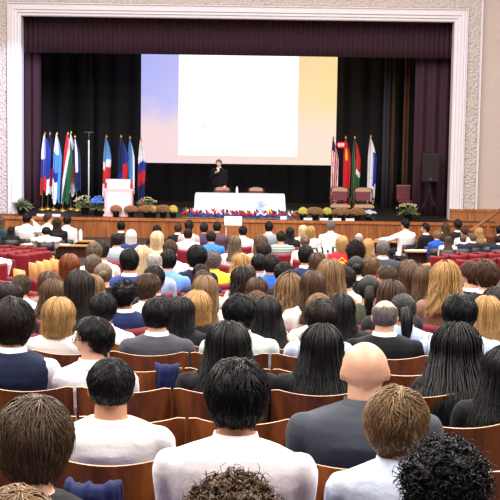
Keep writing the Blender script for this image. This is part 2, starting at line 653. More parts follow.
def collar_mesh(name, J, mat='cloth', low=False):
    """turned-down shirt collar round the neck"""
    mb = MB()
    n0 = Vector(J['neck'][0])
    z0 = n0.z
    rings = []
    for r, z, y in ((.082, -.004, -.006), (.070, .034, .002), (.0665, .05, .006), (.072, .052, .005), (.082, .02, -.004), (.096, -.002, -.008)):
        ring = []
        for j in range(28):
            t = 2 * PI * j / 28
            front = max(0, math.sin(t)) ** 2
            ring.append(Vector((n0.x + r * math.cos(t), n0.y + y + r * .95 * math.sin(t) + front * .012, z0 + z - .03 * front)))
        rings.append(ring)
    mb.rings(rings, cap=False)
    return mb.mesh(name, [M[mat]])


# ------------------------------------------------------------------ people: hair (in head-local coordinates, y is the face side)
def skull(d, o=0.0):
    x, y, z = d
    px, py, pz = 0.078 * x, (0.096 if y > 0 else 0.101) * y, 0.118 * z
    if z > 0:
        px *= 1 + 0.09 * math.sin(PI * z)
        py *= 1 + 0.05 * math.sin(PI * z)
    if z < -0.15:
        t = min(1.0, (-z - 0.15) / 0.7)
        px *= 1 - 0.34 * t
        if y < 0:
            py *= 1 - 0.4 * t
    p = Vector((px, py, pz))
    return p + Vector(d) * o


def hairline(d, low=0.0):
    x, y, z = d
    h = math.hypot(x, y)
    f = y / h if h > 1e-6 else 0
    zmin = lerp_tab([(-1, -.80 - low), (-.45, -.66 - low), (-.12, -.16), (0, .12), (.15, .05), (.35, .12), (.6, .5), (1, .58)], f)
    return z - zmin


def fib(n):
    out = []
    for i in range(n):
        z = 1 - 2 * (i + .5) / n
        r = math.sqrt(1 - z * z)
        a = i * 2.399963
        out.append(Vector((r * math.cos(a), r * math.sin(a), z)))
    return out


def ribbon(mb, pts, nrm, w, th, tone):
    """one tapered lock with a triangular section"""
    n = len(pts)
    rings = []
    for i, p in enumerate(pts):
        t = i / (n - 1)
        tg = (pts[min(i + 1, n - 1)] - pts[max(i - 1, 0)]).normalized()
        s = tg.cross(nrm[i])
        s = s.normalized() if s.length > 1e-6 else Vector((1, 0, 0))
        u = s.cross(tg)
        ww = w * (0.65 + 0.35 * math.sin(PI * min(1, t * 1.6))) * (1 - 0.85 * max(0, t - .45) / .55)
        rings.append([p - s * ww * .5, p + u * th * (1 - .6 * t), p + s * ww * .5])
    mb.rings(rings, cap=False, tone=tone)


def cap(mb, vol, low, rnd, amp=0.0, fn=None, n=(40, 26), keep=lambda d: True):
    """closed shell of hair over the scalp, following the hairline"""
    nu, nv = n
    idx = {}
    vs, fs = [], []

    def P(i, j):
        th = PI * i / nv
        ph = 2 * PI * (j % nu) / nu
        d = Vector((math.sin(th) * math.cos(ph), math.sin(th) * math.sin(ph), math.cos(th)))
        return d
    for i in range(nv + 1):
        for j in range(nu):
            d = P(i, j)
            h = hairline(d, low)
            o = vol(d)
            if h < 0.12:
                o *= max(0.0, .25 + h / .16)
            if fn:
                o += fn(d)
            o += amp * mnoise.noise(d * 4.0 + Vector((rnd, 0, 0)))
            idx[(i, j)] = len(vs)
            vs.append(skull(d, max(o, -.004)))
    for i in range(nv):
        for j in range(nu):
            k = (j + 1) % nu
            c = [P(i, j), P(i + 1, j), P(i + 1, k), P(i, k)]
            if all(hairline(d, low) > -0.06 and keep(d) for d in c):
                fs.append((idx[(i, j)], idx[(i + 1, j)], idx[(i + 1, k)], idx[(i, k)]))
    mb.add(vs, fs, 0, 0.28)


def hair_short(name, seed, length=.03, vol=.012, top=.012, n=620, messy=.35, low=0.0, width=.0062, lift=.005, sweep=.3, keep=lambda d: True, crown=(0.14, -.12, .98)):
    r = random.Random(seed)
    mb = MB()
    volf = lambda d: vol + top * max(0, d.z) ** 1.2
    off = Vector((seed * 3.7, 0, 0))
    cap(mb, lambda d: volf(d) * .95, low, seed, amp=.004, keep=keep)
    cr = Vector(crown).normalized()
    for d in fib(int(n * 1.9)):
        d = (d + Vector((r.uniform(-1, 1), r.uniform(-1, 1), r.uniform(-1, 1))) * .08).normalized()
        if hairline(d, low) < 0.01 or not keep(d):
            continue
        fl = d * d.dot(cr) - cr
        fl = fl.normalized() if fl.length > .05 else Vector((r.uniform(-1, 1), r.uniform(-1, 1), 0)).normalized()
        ax = d
        fl = Quaternion(ax, r.gauss(0, messy * .55) + 2.6 * messy * mnoise.noise(d * 3.2 + off) + sweep * max(0, d.y)) @ fl
        L = length * r.uniform(.7, 1.3) * (1 + .8 * max(0, d.z))
        st = 5
        pts, ns = [], []
        dd = (d - fl * L * .42 / .1).normalized()
        fl = (fl - dd * fl.dot(dd)).normalized()
        o = volf(d) * .7
        bend = r.gauss(0, messy * .35) + 1.6 * messy * mnoise.noise(d * 4.2 - off)
        lf = lift * max(.05, r.uniform(.1, 1.0) + 1.1 * mnoise.noise(d * 4.5 - off))
        for i in range(st):
            t = i / (st - 1)
            pts.append(skull(dd, o + lf * math.sin(t * PI * .75) + volf(d) * .3 * min(1, t * 2)))
            ns.append(dd.copy())
            fl2 = Quaternion(dd, bend * t) @ fl
            dd = (dd + fl2 * (L / (st - 1)) / .1).normalized()
            fl = (fl2 - dd * fl2.dot(dd)).normalized()
        ribbon(mb, pts, ns, width * r.uniform(.6, 1.4), .003, min(1, max(0, r.gauss(.46, .15) + .45 * mnoise.noise(d * 5 + off))))
    return mb.mesh(name, [M['hair']])


def hair_curly(name, seed, length=.06, vol=.02, top=.02, n=700, rad=.009, low=.05, turns=2.2):
    r = random.Random(seed)
    mb = MB()
    volf = lambda d: vol + top * max(0, d.z)
    cap(mb, lambda d: volf(d) * .8, low, seed, amp=.006)
    for d in fib(int(n * 1.9)):
        d = (d + Vector((r.uniform(-1, 1), r.uniform(-1, 1), r.uniform(-1, 1))) * .1).normalized()
        if hairline(d, low) < 0.0:
            continue
        ax = (d * .55 + Vector((r.uniform(-1, 1), r.uniform(-1, 1), r.uniform(-1, .3))) * .9)
        ax = ax - d * max(0, ax.dot(d) - .25)
        ax.normalize()
        u = ax.orthogonal().normalized()
        w = ax.cross(u)
        L = length * r.uniform(.6, 1.3)
        p0 = skull(d, volf(d) * r.uniform(.5, 1.0))
        ph = r.uniform(0, 2 * PI)
        pts, ns = [], []
        for i in range(9):
            t = i / 8
            a = ph + t * turns * 2 * PI
            rr = rad * (0.5 + t * .6)
            p = p0 + ax * L * (t - .25) * .55 + u * rr * math.cos(a) + w * rr * math.sin(a)
            pts.append(p)
            ns.append((u * math.cos(a) + w * math.sin(a)).normalized())
        ribbon(mb, pts, ns, (.0055 if rad < .012 else .0085) * r.uniform(.7, 1.3), .0035, min(1, max(0, r.gauss(.46, .2))))
    return mb.mesh(name, [M['hair']])


B_TAB = [(-.5, .235), (-.40, .225), (-.30, .205), (-.24, .185), (-.17, .14), (-.10, .113), (-.02, .105), (.2, .1)]
W_TAB = [(-.5, .13), (-.40, .135), (-.30, .135), (-.22, .125), (-.15, .105), (-.02, .09), (.2, .09)]


def hair_long(name, seed, length=.30, vol=.012, n=520, wave=0.0, kw=45.0, flare=0.0, gather=0.0, width=.0085, inward=0.0, back=0.0, open_=112, messy=.004, fuzz=.010):
    r = random.Random(seed)
    mb = MB()

    def G(phi, s, o=0.0, wv=None):
        """point and outward direction on the guide at azimuth phi (from the back of the head), s from the parting to the tip"""
        s0 = .5 * .23 / (.23 + length)
        s0 = .22 / (.22 + length)
        if s < s0:
            th = R(6) + (s / s0) * R(86)
            d = Vector((math.sin(th) * math.sin(phi), -math.sin(th) * math.cos(phi), math.cos(th)))
            p = skull(d, vol + o)
            return p, d
        t = (s - s0) / (1 - s0)
        z = -.004 - t * length
        fall = min(1, t * length / .12)
        pe = phi * (1 - (.12 + gather) * min(1, t * length / .22))
        W = lerp_tab(W_TAB, z) + (vol - .012) + flare * t - inward * t
        Bk = lerp_tab(B_TAB, z) + (vol - .004) - inward * t * .6 + back * min(1, t * length / .2)
        # behind the shoulders everything lies on the back
        yy = -Bk * math.cos(pe)
        if fall > 0:
            yy = yy * (1 - .0) - (Bk * .45 * fall) * max(0, math.sin(abs(pe)) ** 2) * (1 if length > .2 else .35)
        p = Vector(((W + o) * math.sin(pe), yy - o * math.cos(pe), z))
        d = Vector((math.sin(pe), -math.cos(pe), 0))
        if wave:
            ph = wv if wv is not None else 0
            amp = wave * (.25 + .75 * t)
            p += Vector((math.cos(pe), math.sin(pe), 0)) * amp * math.sin(kw * z + ph) + d * amp * .7 * math.cos(kw * z + ph)
        return p, d
    rings = []
    m = 30
    for i in range(19):
        s = i / 18
        ring = []
        for j in range(m + 1):
            phi = R(-open_) + 2 * R(open_) * j / m
            p, d = G(phi, s * .97, 0, 3 * math.sin(phi * 4))
            ring.append(p + d * .006 * mnoise.noise(p * 22 + Vector((seed, 0, 0))))
        rings.append(ring)
    # inner side of the shell, so that it is a body of hair and not a sheet
    full = []
    for ring in rings:
        inner = [p - Vector((p.x, p.y + .0, 0)).normalized() * .02 for p in ring]
        full.append(ring + inner[::-1])
    mb.rings(full, cap=True, tone=.3)
    # top over the forehead and temples
    cap(mb, lambda d: vol * .95, 0, seed, keep=lambda d: d.y > -.25)
    for i in range(n):
        phi = R(r.uniform(-open_, open_))
        s0 = r.uniform(0, .3)
        s1 = r.uniform(.86, 1.02) if r.random() < .75 else r.uniform(.6, .9)
        o = abs(r.gauss(.002, fuzz * .5))
        k = 15
        pts, ns = [], []
        wv = 3 * math.sin(phi * 4) + r.gauss(0, .8)
        dr = r.gauss(0, .06)
        for j in range(k):
            s = s0 + (s1 - s0) * j / (k - 1)
            p, d = G(phi + dr * s, s, o, wv)
            p = p + Vector((r.gauss(0, messy), r.gauss(0, messy), 0)) * (j / k)
            pts.append(p)
            ns.append(d)
        ribbon(mb, pts, ns, width * r.uniform(.6, 1.4), .003, min(1, max(0, r.gauss(.46, .15) + .25 * mnoise.noise(Vector((phi * 5, seed, 0))))))
    return mb.mesh(name, [M['hair']])


def hair_tied(name, seed, kind):
    """hair drawn back into a bun or a tail"""
    r = random.Random(seed)
    base = MB()
    knot = Vector((0, -.108, .035 if kind == 'pony' else .02))
    cap(base, lambda d: .010, -.03, seed)
    kd = Vector((0, -.95, .28)).normalized()
    for d in fib(760):
        if hairline(d, -.03) < .02:
            continue
        if d.dot(kd) > .97:
            continue
        fl = (kd - d * kd.dot(d)).normalized()
        pts, ns = [], []
        dd = d.copy()
        L = min(.12, d.angle(kd) * .1)
        for i in range(6):
            pts.append(skull(dd, .011 + r.uniform(0, .003)))
            ns.append(dd.copy())
            dd = (dd + fl * L / 5 / .1).normalized()
            fl = kd - dd * kd.dot(dd)
            fl = fl.normalized() if fl.length > 1e-3 else Vector((1, 0, 0))
        ribbon(base, pts, ns, .012 * r.uniform(.6, 1.3), .0035, min(1, max(0, r.gauss(.5, .2))))
    if kind == 'bun':
        c = knot + Vector((0, -.028, 0))
        base.ell(c, (.042, .035, .04), 16, 10)
        for i in range(70):
            ax = Vector((r.gauss(0, 1), r.gauss(0, .4), r.gauss(0, 1))).normalized()
            u = ax.orthogonal().normalized()
            w = ax.cross(u)
            ph = r.uniform(0, 6.28)
            pts, ns = [], []
            for j in range(9):
                a = ph + j / 8 * 3.4
                dd = u * math.cos(a) + w * math.sin(a)
                pts.append(c + Vector((dd.x * .044, dd.y * .037, dd.z * .042)))
                ns.append(dd)
            ribbon(base, pts, ns, .012, .004, min(1, max(0, r.gauss(.5, .22))))
    else:
        for i in range(120):
            a = r.uniform(0, 6.28)
            rr = r.uniform(.2, 1)
            ln = r.uniform(.22, .32)
            pts, ns = [], []
            for j in range(11):
                t = j / 10
                rad = .034 * rr * math.sin(PI * (.22 + .7 * t)) + .003
                p = knot + Vector((rad * math.cos(a) * 1.15, -.02 - .06 * math.sin(min(1, t * 2.2) * PI / 2) - .035 * t + rad * math.sin(a), .01 - ln * max(0, t - .05)))
                pts.append(p)
                ns.append(Vector((math.cos(a), math.sin(a), 0)))
            ribbon(base, pts, ns, .012, .004, min(1, max(0, r.gauss(.5, .2))))
        base.tube([knot + Vector((0, -.045, .0)), knot + Vector((0, -.075, -.1)), knot + Vector((0, -.1, -.22))], [.024, .03, .012], 12, round_ends=True)
    return base.mesh(name, [M['hair']])


def scarf_mesh(name, seed):
    """head scarf: a draped cloth over head, neck and shoulders"""
    mb = MB()
    rings = []
    for (z, a, b_, cy) in ((.135, .02, .02, -.01), (.125, .06, .07, -.01), (.08, .088, .105, -.01), (.02, .096, .116, -.012), (-.05, .094, .112, -.02),
                           (-.11, .088, .1, -.03), (-.16, .105, .11, -.035), (-.2, .15, .13, -.04), (-.25, .19, .15, -.045)):
        ring = []
        for j in range(36):
            t = 2 * PI * j / 36
            rr = 1 + .03 * math.sin(7 * t + seed) * max(0, -z) * 8 * .5
            y = cy + b_ * math.sin(t) * rr
            if math.sin(t) > .55 and -.09 < z < .09:
                y = min(y, cy + b_ * .55)
            ring.append(Vector((a * math.cos(t) * rr, y, z)))
        rings.append(ring)
    mb.rings(rings)
    return mb.mesh(name, [M['cloth']])


HAIR = {}


def hair(style):
    b_, _, s = style.partition('.')
    s = int(s or 1)
    lim = {'short': 8, 'long': 6, 'wave': 4, 'bob': 5, 'messy': 8}.get(b_)
    if lim:
        s = (s - 1) % lim + 1
    style = f'{b_}.{s}'
    if style in HAIR:
        return HAIR[style]
    nm = 'hair_' + b_
    if b_ == 'short':
        me = hair_short(nm, s, .034, .011, .015, 1100, .35)
    elif b_ == 'crop':
        me = hair_short(nm, s, .018, .006, .013, 1900, .3, width=.004, lift=.003)
    elif b_ == 'messy':
        me = hair_short(nm, s, .05, .016, .02, 1500, .55, low=.06, width=.0062, lift=.009)
    elif b_ == 'mop':
        me = hair_short(nm, s, .07, .021, .016, 1600, .45, low=.14, width=.0066, lift=.008, sweep=.6)
    elif b_ == 'fringe':
        me = hair_short(nm, s, .014, .003, 0, 700, .3, width=.007, lift=.002, keep=lambda d: d.z < .52 - .25 * d.y and d.y < .45)
    elif b_ == 'curly':
        me = hair_curly(nm, s)
    elif b_ == 'bigcurl':
        me = hair_curly(nm, s, .10, .036, .024, 900, .0135, .1, 1.6)
    elif b_ == 'long':
        me = hair_long(nm, s, .27)
    elif b_ == 'xlong':
        me = hair_long(nm, s, .40, vol=.02, n=800, flare=.06)
    elif b_ == 'drape':
        me = hair_long(nm, s, .42, vol=.024, n=900, flare=.12, back=.09, fuzz=.02, wave=.004, kw=20)
    elif b_ == 'wave':
        me = hair_long(nm, s, .27, vol=.018, wave=.015, kw=50, flare=.02, width=.010, fuzz=.02)
    elif b_ == 'bigwave':
        me = hair_long(nm, s, .29, vol=.024, wave=.021, kw=46, flare=.04, width=.011, fuzz=.03)
    elif b_ == 'bob':
        me = hair_long(nm, s, .15, vol=.019, inward=.012, n=560)
    elif b_ in ('bun', 'pony'):
        me = hair_tied(nm, s, b_)
    elif b_ == 'scarf':
        me = scarf_mesh(nm, s)
    HAIR[style] = me
    return me


CACHE = {}


def cached(key, fn):
    if key not in CACHE:
        CACHE[key] = fn()
    return CACHE[key]


POSES = dict(lap=J_SIT, chin=J_CHIN, ear=J_EAR, desk=J_DESK, reach=J_REACH, stand=J_STAND)
HC = dict(black='#0d0b0e', dark='#241915', brown='#4c3424', mid='#5e4430', light='#866848', blonde='#b48c58', pale='#d2ba92', ash='#685848', red='#7a3e1e',
          grey='#77706c', silver='#a8a29e', white='#dedad6')
SK = dict(l='#dca88c', m='#c08a68', t='#a06c4c', d='#5a3824')
PEOPLE = []


def person(loc, style, hcol, top, tcol, turn=0, skin='l', pose='lap', wide=1.0, label='', rz=0.0, sc=(1, 1, 1), group=None, legcol='#22242c', tilt=0.0, hs=1.0):
    J = POSES[pose]
    root = empty('person', loc, rz)
    root.scale = sc
    tq = round(turn / 25) * 25
    tl = round(tilt / 12) * 12
    wq = round(wide * 10) / 10
    o = link('body', cached(('b', pose, tq, tl, wq), lambda: body_mesh('body_skin', J, R(tq), R(tl), wq)), root)
    o.color = lin(SK[skin])
    # clothing
    tp, _, mt = top.partition(':')
    mt = mt or 'cloth'
    spec = dict(shirt=(.014, 'long'), polo=(.015, 'short'), tee=(.012, 'short'), jacket=(.024, 'long'), sweater=(.02, 'long'), vest=(.022, None))[tp]
    if tp == 'vest':
        o = link('shirt', cached(('t', pose, 'shirt', wq, 'cloth'), lambda: top_mesh('shirt', J, wq, .014, 'long')), root)
        o.color = lin('#e6e6ee')
    nm = 'blouse' if tp == 'tee' else ('polo_shirt' if tp == 'polo' else tp)
    o = link(nm, cached(('t', pose, tp, wq, mt), lambda: top_mesh(nm, J, wq, spec[0], spec[1], mt)), root)
    o.color = lin(tcol)
    if tp in ('shirt', 'polo', 'jacket', 'vest'):
        o = link('collar', cached(('c', pose), lambda: collar_mesh('collar', J)), root)
        o.color = lin('#e8e6ea' if tp in ('jacket', 'vest') else tcol)
    o = link('trousers', cached(('l', pose), lambda: legs_mesh('trousers', J)), root)
    o.color = lin(legcol)
    for i in (0, 1):
        link('shoe', cached(('s', pose, i), lambda: shoe_mesh('shoe', J, i)), root)
    if style != 'bald':
        o = link('head_scarf' if style.startswith('scarf') else 'hair', hair(style), root, J['head'])
        o.rotation_euler = (Matrix.Rotation(-R(tq), 3, 'Z') @ Matrix.Rotation(-R(tl), 3, 'X')).to_euler()
        o.color = lin(HC.get(hcol, hcol))
        o.scale = (hs, hs, hs)
    tag(root, label, 'person', group)
    return root

# ------------------------------------------------------------------ the audience
# (px, py of the middle of the head, hair, hair colour, garment, colour, label, options)
P = [
    # the rows nearest the camera
    (16, 541, 'mop.3', 'light', 'sweater', '#3a3a44', 'person with streaked light brown hair at the very bottom corner', dict(row=0)),
    (232, 540, 'bigcurl.2', 'mid', 'shirt', '#e8e8ee', 'person with curly mid brown hair, only the top showing', dict(row=0, hs=1.06)),
    (33, 450, 'mop.1', '#584434', 'sweater', '#2c2a30', 'person with thick shaggy brown hair in front of everyone', dict(row=1, hs=1.03)),
    (445, 505, 'bigcurl.1', 'black', 'jacket', '#18181c', 'person with tousled curly black hair in black jacket', dict(row=1, hs=1.12, wide=1.2)),
    (237, 404, 'messy.1', 'black', 'shirt', '#f4eef2', 'person with glossy black hair in wide white shirt', dict(row=2, wide=1.2, hs=.98, w=1.04)),
    (397, 430, 'messy.2', 'light', 'shirt', '#d8e2f6', 'person with short light brown hair in pale blue shirt', dict(row=2, turn=25, hs=1.07, wide=1.1)),
    (110, 390, 'crop.1', 'black', 'tee', '#f6f4f4', 'person with cropped black hair in white T-shirt', dict(row=3, skin='m', wide=1.0, w=1.1)),
    (366, 374, 'bald', 'grey', 'polo', '#464a54', 'bald person in slate grey polo shirt', dict(row=3, wide=1.2, turn=0, w=1.14)),
    (505, 372, 'xlong.3', 'black', 'jacket', '#16161a', 'person with black hair cut off by the picture edge', dict(row=4)),
    (12, 327, 'mop.2', 'dark', 'vest', '#1e2640', 'person in navy vest over white sleeves', dict(row=5, wide=1.1)),
    (93, 341, 'short.3', 'black', 'shirt', '#f2f0f4', 'person with black hair and glasses turned to the side', dict(row=5, turn=-75, glasses=1)),
    (228, 354, 'xlong.1', 'black', 'jacket', '#1c1a1e', 'person with long black hair before the glossy-haired person', dict(row=5, hs=1.12, wide=1.2)),
    (322, 357, 'xlong.2', 'black', 'jacket', '#18181c', 'person with long straight black hair beside the bald person', dict(row=5, hs=1.05, wide=1.1)),
    (456, 358, 'drape.4', 'black', 'sweater', '#1a181c', 'person with very full long black hair over chair back', dict(row=5, hs=1.1)),
    (58, 318, 'bob.1', 'blonde', 'tee', '#e6dcd6', 'person with chin-length blonde bob in cream top', dict(row=7)),
    (157, 317, 'short.1', 'black', 'jacket', '#4c4c54', 'person in charcoal grey suit with black hair', dict(row=7)),
    (239, 316, 'messy.4', 'black', 'shirt', '#cfe0d8', 'person with black hair in mint green shirt', dict(row=7, wide=1.1)),
    (322, 325, 'mop.4', 'dark', 'shirt', '#c8d2ee', 'person with round dark brown haircut in pale blue shirt', dict(row=7)),
    (385, 317, 'fringe.1', 'grey', 'jacket', '#141418', 'balding person in black suit and white collar', dict(row=7, wide=1.1, turn=0)),
    (460, 316, 'mop.5', 'black', 'shirt', '#bcd0ee', 'person with round black haircut in light blue shirt', dict(row=7, wide=1.2)),
    (103, 311, 'short.2', 'black', 'shirt', '#f0eef0', 'person with black hair between blonde bob and grey suit', dict(row=8)),
    (180, 318, 'long.5', 'black', 'jacket', '#18161a', 'person in black leaning behind the charcoal suit', dict(row=8)),
    (266, 318, 'xlong.5', 'black', 'sweater', '#c8c2b8', 'person with smooth long black hair past the mint shirt', dict(row=8)),
    (341, 311, 'long.6', 'black', 'jacket', '#16161a', 'person wrapped in black with black hair', dict(row=8)),
    (403, 311, 'pony.1', 'black', 'shirt', '#b8ccf0', 'person with black ponytail in light blue blouse', dict(row=8)),
    (487, 313, 'long.7', 'blonde', 'tee', '#dcd6d0', 'person with long blonde hair behind the round black haircut', dict(row=8)),
    # the middle rows
    (197, 307, 'bob.2', 'blonde', 'sweater', '#1c1a1e', 'person with golden blonde hair in black top', dict(row=9)),
    (319, 310, 'short.3', 'light', 'tee', '#d8d0c8', 'person with light brown hair just ahead of dark haircut', dict(row=9)),
    (257, 308, 'short.4', 'mid', 'shirt', '#9ab0d8', 'person whose brown crown shows above long black hair', dict(row=9)),
    (9, 300, 'mop.6', 'dark', 'sweater', '#2a2830', 'person with dark brown hair above the navy vest', dict(row=10)),
    (125, 297, 'curly.1', 'black', 'jacket', '#1c2850', 'person with wavy black hair in navy jacket looking aside', dict(row=10, turn=25)),
    (392, 297, 'bigwave.1', 'brown', 'sweater', '#2c2c34', 'person with wavy brown hair above the balding person', dict(hs=.9, row=10)),
    (495, 302, 'long.8', 'dark', 'sweater', '#24222a', 'person with long dark hair near the blonde at picture edge', dict(row=10)),
    (313, 288, 'long.1', 'brown', 'tee', '#f4ece6', 'person with straight brown hair and white shoulder', dict()),
    (148, 290, 'messy.5', 'brown', 'shirt', '#eeeaea', 'person with tousled brown hair and white collar', dict(turn=25)),
    (369, 290, 'pony.2', 'black', 'sweater', '#4a5040', 'person with black ponytail in dark green top', dict()),
    (79, 290, 'long.2', 'dark', 'sweater', '#2a2830', 'person with long dark grey-brown hair', dict(hs=1.05)),
    (53, 297, 'wave.1', 'mid', 'sweater', '#3a3440', 'person with thick brown hair above the blonde bob', dict(row=11, hs=1.0)),
    (290, 290, 'bigwave.2', 'light', 'sweater', '#3a2c2c', 'person with long wavy light brown hair before red seat', dict(hs=.9)),
    (257, 290, 'long.3', 'brown', 'shirt', '#ced8f0', 'person with straight brown hair in pale striped shirt', dict()),
    (205, 292, 'long.4', 'light', 'tee', '#ecd8cc', 'person with smooth light brown hair behind golden blonde', dict()),
    (21, 289, 'short.5', 'brown', 'shirt', '#eceaf0', 'person with brown hair in white shirt by the tan panels', dict()),
    (425, 281, 'long.9', 'mid', 'sweater', '#3a3c48', 'person with straight brown hair left of wavy blonde hair', dict()),
    (243, 281, 'wave.2', 'dark', 'tee', '#f0ecec', 'person with dark wavy hair in white top', dict()),
    (446, 280, 'bigwave.3', 'blonde', 'sweater', '#8a6a58', 'person with very long wavy blonde hair', dict(hs=.9)),
    (203, 282, 'short.6', 'brown', 'tee', '#d6b070', 'person with brown crop between black and light brown heads', dict()),
    (331, 277, 'wave.3', 'light', 'tee', '#caa890', 'person with honey streaked hair nearer of two alike', dict()),
    (92, 289, 'wave.4', 'light', 'sweater', '#6a5648', 'person with light brown hair peeking past grey-brown hair', dict()),
    (346, 281, 'short.7', 'dark', 'shirt', '#f2eef0', 'person with short dark brown hair in bright white shirt', dict(turn=25)),
    (412, 279, 'bob.3', 'brown', 'sweater', '#3c4050', 'person with brown bob left of straight brown hair', dict()),
    (471, 277, 'short.8', 'brown', 'jacket', '#1c1a20', 'person in black with brown hair facing sideways', dict(turn=-50)),
    (154, 281, 'short.9', 'black', 'sweater', '#1c1c24', 'person with black hair behind the tousled brown head', dict()),
    (49, 284, 'bob.4', 'brown', 'tee', '#8a7468', 'person with brown hair next to the tan end panels', dict()),
    (247, 277, 'short.10', 'mid', 'tee', '#d8ccc4', 'person with mid brown hair left of straight brown hair', dict()),
    (387, 279, 'short.11', 'brown', 'jacket', '#3c404c', 'person with short brown hair showing his cheek', dict(turn=-50)),
    (291, 282, 'short.12', 'black', 'jacket', '#20222a', 'person with black hair above the wavy light brown hair', dict()),
    (201, 275, 'short.13', 'black', 'jacket', '#1c2444', 'person with black hair in navy behind the yellow shirt', dict()),
    (329, 272, 'wave.5', 'mid', 'tee', '#b89078', 'person with honey streaked hair farther of two alike', dict()),
    (103, 275, 'bun.1', 'ash', 'sweater', '#19181c', 'person with fair hair in a bun and black top', dict()),
    (486, 278, 'messy.6', 'brown', 'jacket', '#22222a', 'person with short brown hair turned to show his ear', dict(turn=-25)),
    (409, 273, 'bob.5', 'mid', 'sweater', '#44424a', 'person with brown hair farther from camera than brown bob', dict()),
    (356, 268, 'bun.2', 'black', 'jacket', '#141418', 'person with black hair in a low bun and black coat', dict()),
    (371, 268, 'curly.2', 'light', 'tee', '#a03038', 'person with curly fair hair left of cheek-showing person', dict()),
    (69, 267, 'bob.6', 'red', 'tee', '#e8b8a8', 'person with ginger red hair in pink top', dict()),
    (93, 267, 'short.14', 'ash', 'tee', '#c87878', 'person with fair hair beside the fair bun', dict()),
    (318, 264, 'long.10', 'brown', 'sweater', '#2c2a34', 'person with long brown hair below the red shirt', dict()),
    (284, 275, 'messy.7', 'black', 'sweater', '#2a2c38', 'person with big rounded black hair in centre rows', dict(hs=1.05)),
    (271, 266, 'short.15', 'dark', 'shirt', '#2860c0', 'person with dark hair in vivid blue shirt', dict()),
    (259, 265, 'short.16', 'black', 'shirt', '#8a98b8', 'person with black hair left of vivid blue shirt', dict()),
    (129, 263, 'short.17', 'black', 'jacket', '#2a3878', 'person in royal navy jacket with black hair', dict(wide=1.3)),
    (142, 257, 'long.11', 'pale', 'tee', '#ece4e4', 'person with long pale blonde hair beside navy jacket', dict()),
    (154, 263, 'fringe.2', 'silver', 'shirt', '#a8b8e0', 'person with bald crown and silver hair', dict()),
    (168, 262, 'short.18', 'black', 'shirt', '#6a98e8', 'person with black hair in sky blue shirt', dict(wide=1.1)),
    (170, 251, 'short.19', 'brown', 'shirt', '#d2d8f4', 'person in lilac shirt ahead of sky blue shirt', dict(wide=1.1)),
    (213, 262, 'curly.3', 'grey', 'shirt', '#f4e23c', 'person with grey hair in bright yellow shirt', dict(wide=1.2)),
    (197, 259, 'messy.8', 'black', 'jacket', '#18182a', 'person with full black hair left of yellow shirt', dict(hs=1.1)),
    (241, 263, 'bigwave.4', 'blonde', 'tee', '#f0d8c0', 'person with fluffy blonde curls in the middle rows', dict(hs=.9)),
    (306, 257, 'short.20', 'black', 'jacket', '#2a3458', 'person with black hair and white collar in navy', dict()),
    (356, 254, 'bigcurl.3', 'dark', 'jacket', '#18181c', 'person with dark curly hair right of red shirt', dict()),
    (101, 252, 'short.21', 'dark', 'shirt', '#dcd6dc', 'person with dark round head before the stage panel', dict()),
    (264, 253, 'short.22', 'dark', 'tee', '#e8c8a0', 'person with dark hair in peach top', dict()),
    (383, 250, 'short.23', 'grey', 'jacket', '#3c3f4a', 'person with grey hair in dark grey jacket', dict(wide=1.2)),
    (94, 254, 'short.24', 'ash', 'tee', '#f0ece8', 'small fair-haired person left of dark round head', dict()),
    # the front rows
    (368, 247, 'long.12', 'blonde', 'tee', '#f4ecec', 'person with long blonde hair in white near balding head', dict()),
    (305, 242, 'bun.3', 'mid', 'tee', '#f2f0ee', 'person with brown bun in front of two blondes', dict()),
    (342, 244, 'bob.7', 'blonde', 'tee', '#d22838', 'person with blonde hair in red shirt with gold print', dict(wide=1.1, print_=1)),
    (261, 244, 'wave.6', 'mid', 'tee', '#e8c09a', 'person with brown hair in peach patterned blouse', dict(wide=1.1)),
    (235, 244, 'long.13', 'ash', 'tee', '#f4f2f4', 'person with ash hair in white below the white stand', dict()),
    (117, 241, 'short.25', 'dark', 'shirt', '#98a4b0', 'person with dark hair in grey-blue shirt', dict(wide=1.3)),
    (157, 240, 'bob.8', 'pale', 'sweater', '#d8b890', 'person with pale blonde bob in beige top', dict(hs=1.15)),
    (281, 238, 'short.26', 'dark', 'sweater:hstripe', '#888888', 'person with dark hair in grey striped sweater', dict(wide=1.3)),
    (359, 239, 'fringe.3', 'silver', 'jacket', '#8a6a58', 'person with shiny bald head below the brown flowerpots', dict()),
    (211, 238, 'short.27', 'dark', 'shirt', '#3a78d0', 'person in medium blue shirt with dark hair', dict(wide=1.2)),
    (188, 235, 'short.28', 'dark', 'shirt', '#e6e2f4', 'person with dark hair in pale lilac-white shirt', dict(wide=1.2)),
    (327, 241, 'scarf.2', 'white', 'sweater:zebra', '#ffffff', 'person in zebra striped top with white scarf', dict(wide=1.2, rowadd=0)),
    (131, 237, 'bob.9', 'white', 'jacket', '#283060', 'person with white hair in navy jacket', dict(wide=1.2)),
    (243, 232, 'short.29', 'black', 'shirt', '#f4e4ee', 'person with black hair in pinkish white shirt', dict(wide=1.1)),
    (290, 233, 'long.14', 'black', 'jacket', '#24222a', 'person with long black hair right of the striped sweater', dict()),
    (303, 231, 'bob.10', 'pale', 'tee', '#f6f2f0', 'person with pale blonde hair in white, left one of a pair', dict()),
    (310.5, 232, 'bob.11', 'blonde', 'tee', '#f0e8e0', 'person with honey blonde hair in cream, right one of a pair', dict()),
    (331, 227, 'short.30', 'grey', 'shirt', '#f4f4f6', 'person with grey hair in white shirt behind zebra stripes', dict(wide=1.2)),
    (269, 228, 'short.31', 'black', 'jacket', '#8a8f98', 'person with black hair in grey jacket by stage', dict(wide=1.1)),
